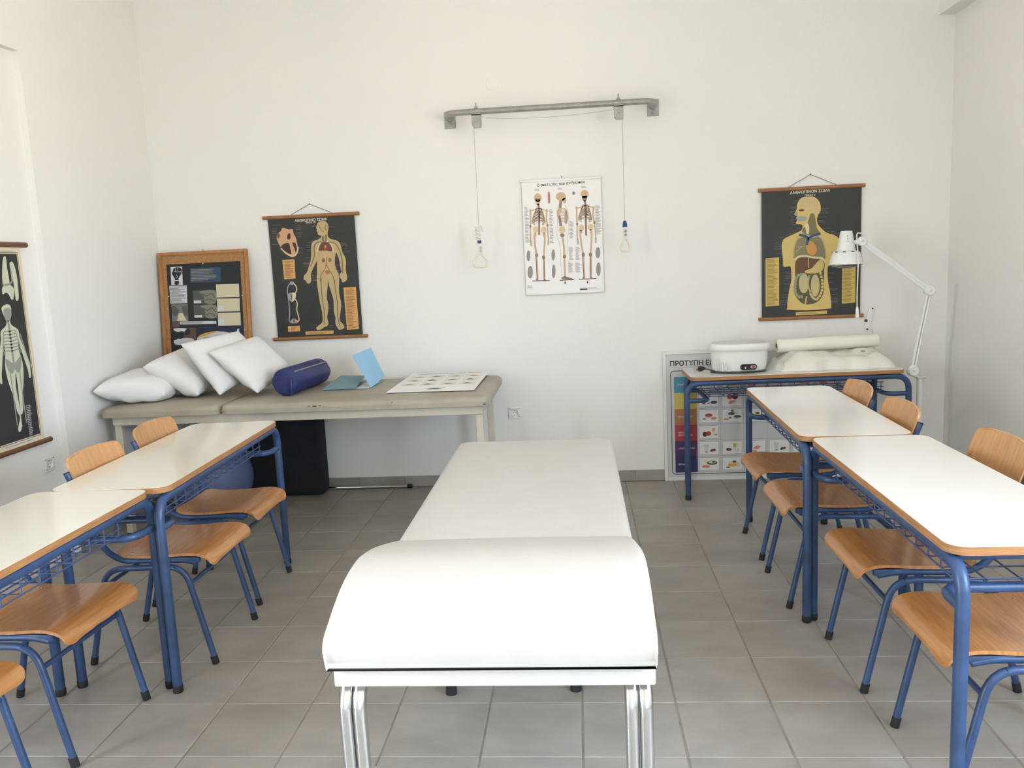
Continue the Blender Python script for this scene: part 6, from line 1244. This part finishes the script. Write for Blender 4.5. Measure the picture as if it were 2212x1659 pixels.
rp = thing('paper_roll', 'long white paper couch roll lying on top of the plastic bag', 'paper roll', (1.545, 2.60, .893))
Mr = Matrix.Rotation(math.radians(2.2), 4, 'Z') @ Matrix.Rotation(math.radians(-1.2), 4, 'Y') @ Matrix.Rotation(PI / 2, 4, 'Y')
obj('roll', xform(lathe([(.016, -.305), (.038, -.305), (.0405, -.300), (.041, 0), (.0405, .300), (.038, .305), (.016, .305), (.016, -.305)], 28), Mr), 'tissue', rp, 40)
obj('core', xform(lathe([(.014, -.304), (.016, -.304), (.016, .304), (.014, .304), (.014, -.304)], 20), Mr), 'p_brown', rp, 40)
# black cables in the wire basket of the back desk
cbn = tag(obj('cable_bundle', join(*[tube(crom([(.035 * math.cos(t + k) * (1 + .2 * k), .02 * math.sin(1.7 * t + k), .022 + .016 * math.sin(2.3 * t + 1.3 * k)) for t in [q * .7 for q in range(9)]], 4, False), .0032, 6) for k in range(4)]), 'black_plastic', None, 60, (1.725, 2.47, .628)), 'tangle of black cable in the wire basket under the back desk', 'cable')

# ================================================================== lamp on a stand
lp = thing('heat_lamp', 'white articulated heat lamp on a floor stand in the right corner', 'lamp', (2.045, 2.45, 0))
bs = obj('base', join(*[tube([(0, 0, .055), (.20 * math.cos(a), .20 * math.sin(a) * .7, .03)], .011, 10) for a in (math.radians(90), math.radians(205), math.radians(335))]), 'white_enamel', lp, 50)
for a in (90, 205, 335): obj('castor', sphere((.20 * math.cos(math.radians(a)), .14 * math.sin(math.radians(a)), .0185), .0185, 12, 8), 'black_rubber', bs, 60)
obj('pole', tube([(0, 0, .03), (0, 0, .685)], .0185, 18), 'white_enamel', lp, 50)
obj('collar', lathe([(0, .680), (.030, .680), (.032, .686), (.028, .692), (0, .694)], 20), 'grey_enamel', lp, 40)
def disc(x, z, r, t=.016): return xform(lathe([(0, -t), (r * .8, -t), (r, -t * .6), (r, t * .6), (r * .8, t), (0, t)], 24, (0, 0, 0)), Matrix.Translation((x, 0, z)) @ Matrix.Rotation(PI / 2, 4, 'X'))
J0, J1, J2 = (-.042, .724), (.042, 1.196), (-.346, 1.498)
obj('lower_joint', join(disc(J0[0], J0[1], .034, .020), tube([(-.02, 0, .69), (J0[0], 0, J0[1])], .016, 12)), 'white_enamel', lp, 40)
def arm(a, b, name):
    d = Vector((b[0] - a[0], 0, b[1] - a[1])).normalized(); n = Vector((-d.z, 0, d.x)) * .0088
    m = []
    for s in (-1, 1):
        p, q = Vector((a[0], 0, a[1])) + n * s + d * .02, Vector((b[0], 0, b[1])) + n * s - d * .02
        m.append(tube([p, q], .0078, 8, flat=1.3))
    obj(name, join(*m), 'white_enamel', lp, 50)
arm(J0, J1, 'lower_arm'); arm(J1, J2, 'upper_arm')
obj('elbow_joint', disc(J1[0], J1[1], .033, .018), 'white_enamel', lp, 40)
obj('head_joint', join(disc(J2[0], J2[1], .028, .016), tube([(J2[0], 0, J2[1]), (J2[0] - .05, 0, J2[1] - .006)], [.018, .012], 10)), 'white_enamel', lp, 40)
for q in (J0, J1, J2): obj('screw', xform(lathe([(0, .004), (.006, .003), (.006, 0)], 10), Matrix.Translation((q[0], -.018, q[1])) @ Matrix.Rotation(PI / 2, 4, 'X')), 'grey_enamel', lp, 40)
hx = -.436
sh_ = obj('shade', lathe([(0, .192), (.030, .191), (.0335, .186), (.052, .082), (.054, .078), (.072, .074), (.078, .066), (.094, .004), (.0955, 0), (.093, .002), (.074, .066), (.050, .074), (.030, .184)], 36, (hx, 0, 1.370)), 'white_enamel', lp, 50)
for k in range(10):
    a = 2 * PI * k / 10 + .2
    obj('vent_slot', xform(box(-.008, .008, -.0015, .0005, -.0022, .0022), Matrix.Translation((hx + .0755 * math.sin(a), -.0755 * math.cos(a), 1.4415)) @ Matrix.Rotation(a, 4, 'Z') @ Matrix.Rotation(-.6, 4, 'X')), 'slot_dark', sh_)
for k in range(3): obj('vent_slot', box(hx - .004 - .0012, hx - .004 + .0012, -.0415 - .004 * k * .55, -.0385 - .004 * k * .55, 1.527 - k * .016, 1.537 - k * .016), 'slot_dark', sh_)
gw = [tube([(hx + r * math.cos(t), r * math.sin(t), z) for t in [2 * PI * q / 28 for q in range(28)]], .0013, 5, closed=True) for r, z in ((.091, 1.366), (.075, 1.356), (.045, 1.350), (.018, 1.348))]
for k in range(4):
    a = PI * k / 4; gw.append(tube([(hx + s * math.cos(a), s * math.sin(a), 1.348 + .018 * (s / .091) ** 2) for s in (-.091, -.06, -.03, 0, .03, .06, .091)], .0013, 5))
obj('wire_guard', join(*gw), 'galvanised', sh_, 60)
obj('bulb', sphere((hx, 0, 1.40), .034, 16, 10), 'grip_ivory', sh_, 60)
obj('cord', tube(crom([(J2[0] + .02, -.02, 1.53), (J2[0] - .02, -.03, 1.545), (J2[0] - .045, -.05, 1.54), (J2[0] - .052, -.075, 1.49), (-.400, -.104, 1.40), (-.402, -.106, 1.30), (-.404, -.106, 1.20), (-.403, -.106, 1.115)], 5, False), .0032, 8), 'white_plastic', lp, 60)
obj('plug', join(tube([(-.403, -.106, 1.125), (-.402, -.106, 1.105), (-.402, -.106, 1.065)], [.005, .009, .0105], 12), tube([(-.407, -.106, 1.066), (-.407, -.106, 1.05)], .002, 6), tube([(-.397, -.106, 1.066), (-.397, -.106, 1.05)], .002, 6)), 'white_plastic', lp, 50)

# ================================================================== things on the floor under the couch
tag(obj('fabric_case', xform(rbox(-2.545, -1.675, 2.605, 2.765, .002, .60, .045, 4), Matrix.Identity(4)), 'black_fabric', None, 50), 'large black fabric case standing on the floor under the couch', 'case')
tag(obj('exercise_ball', sphere((0, 0, .245), .245, 36, 22), 'ball_vinyl', None, 80, (-2.245, 2.215, .002)), 'blue-grey exercise ball on the floor under the couch', 'ball')
ms = thing('metal_rod', 'chrome rod with a black end cap lying on the floor along the skirting', 'rod', (-1.12, 2.765, .0135))
obj('rod', tube([(-.70, .0, 0), (-.012, -.004, 0)], .0115, 14), 'chrome', ms, 50)
obj('end_cap', tube([(-.030, -.004, 0), (0, -.004, 0)], .0135, 14), 'black_rubber', ms, 40)
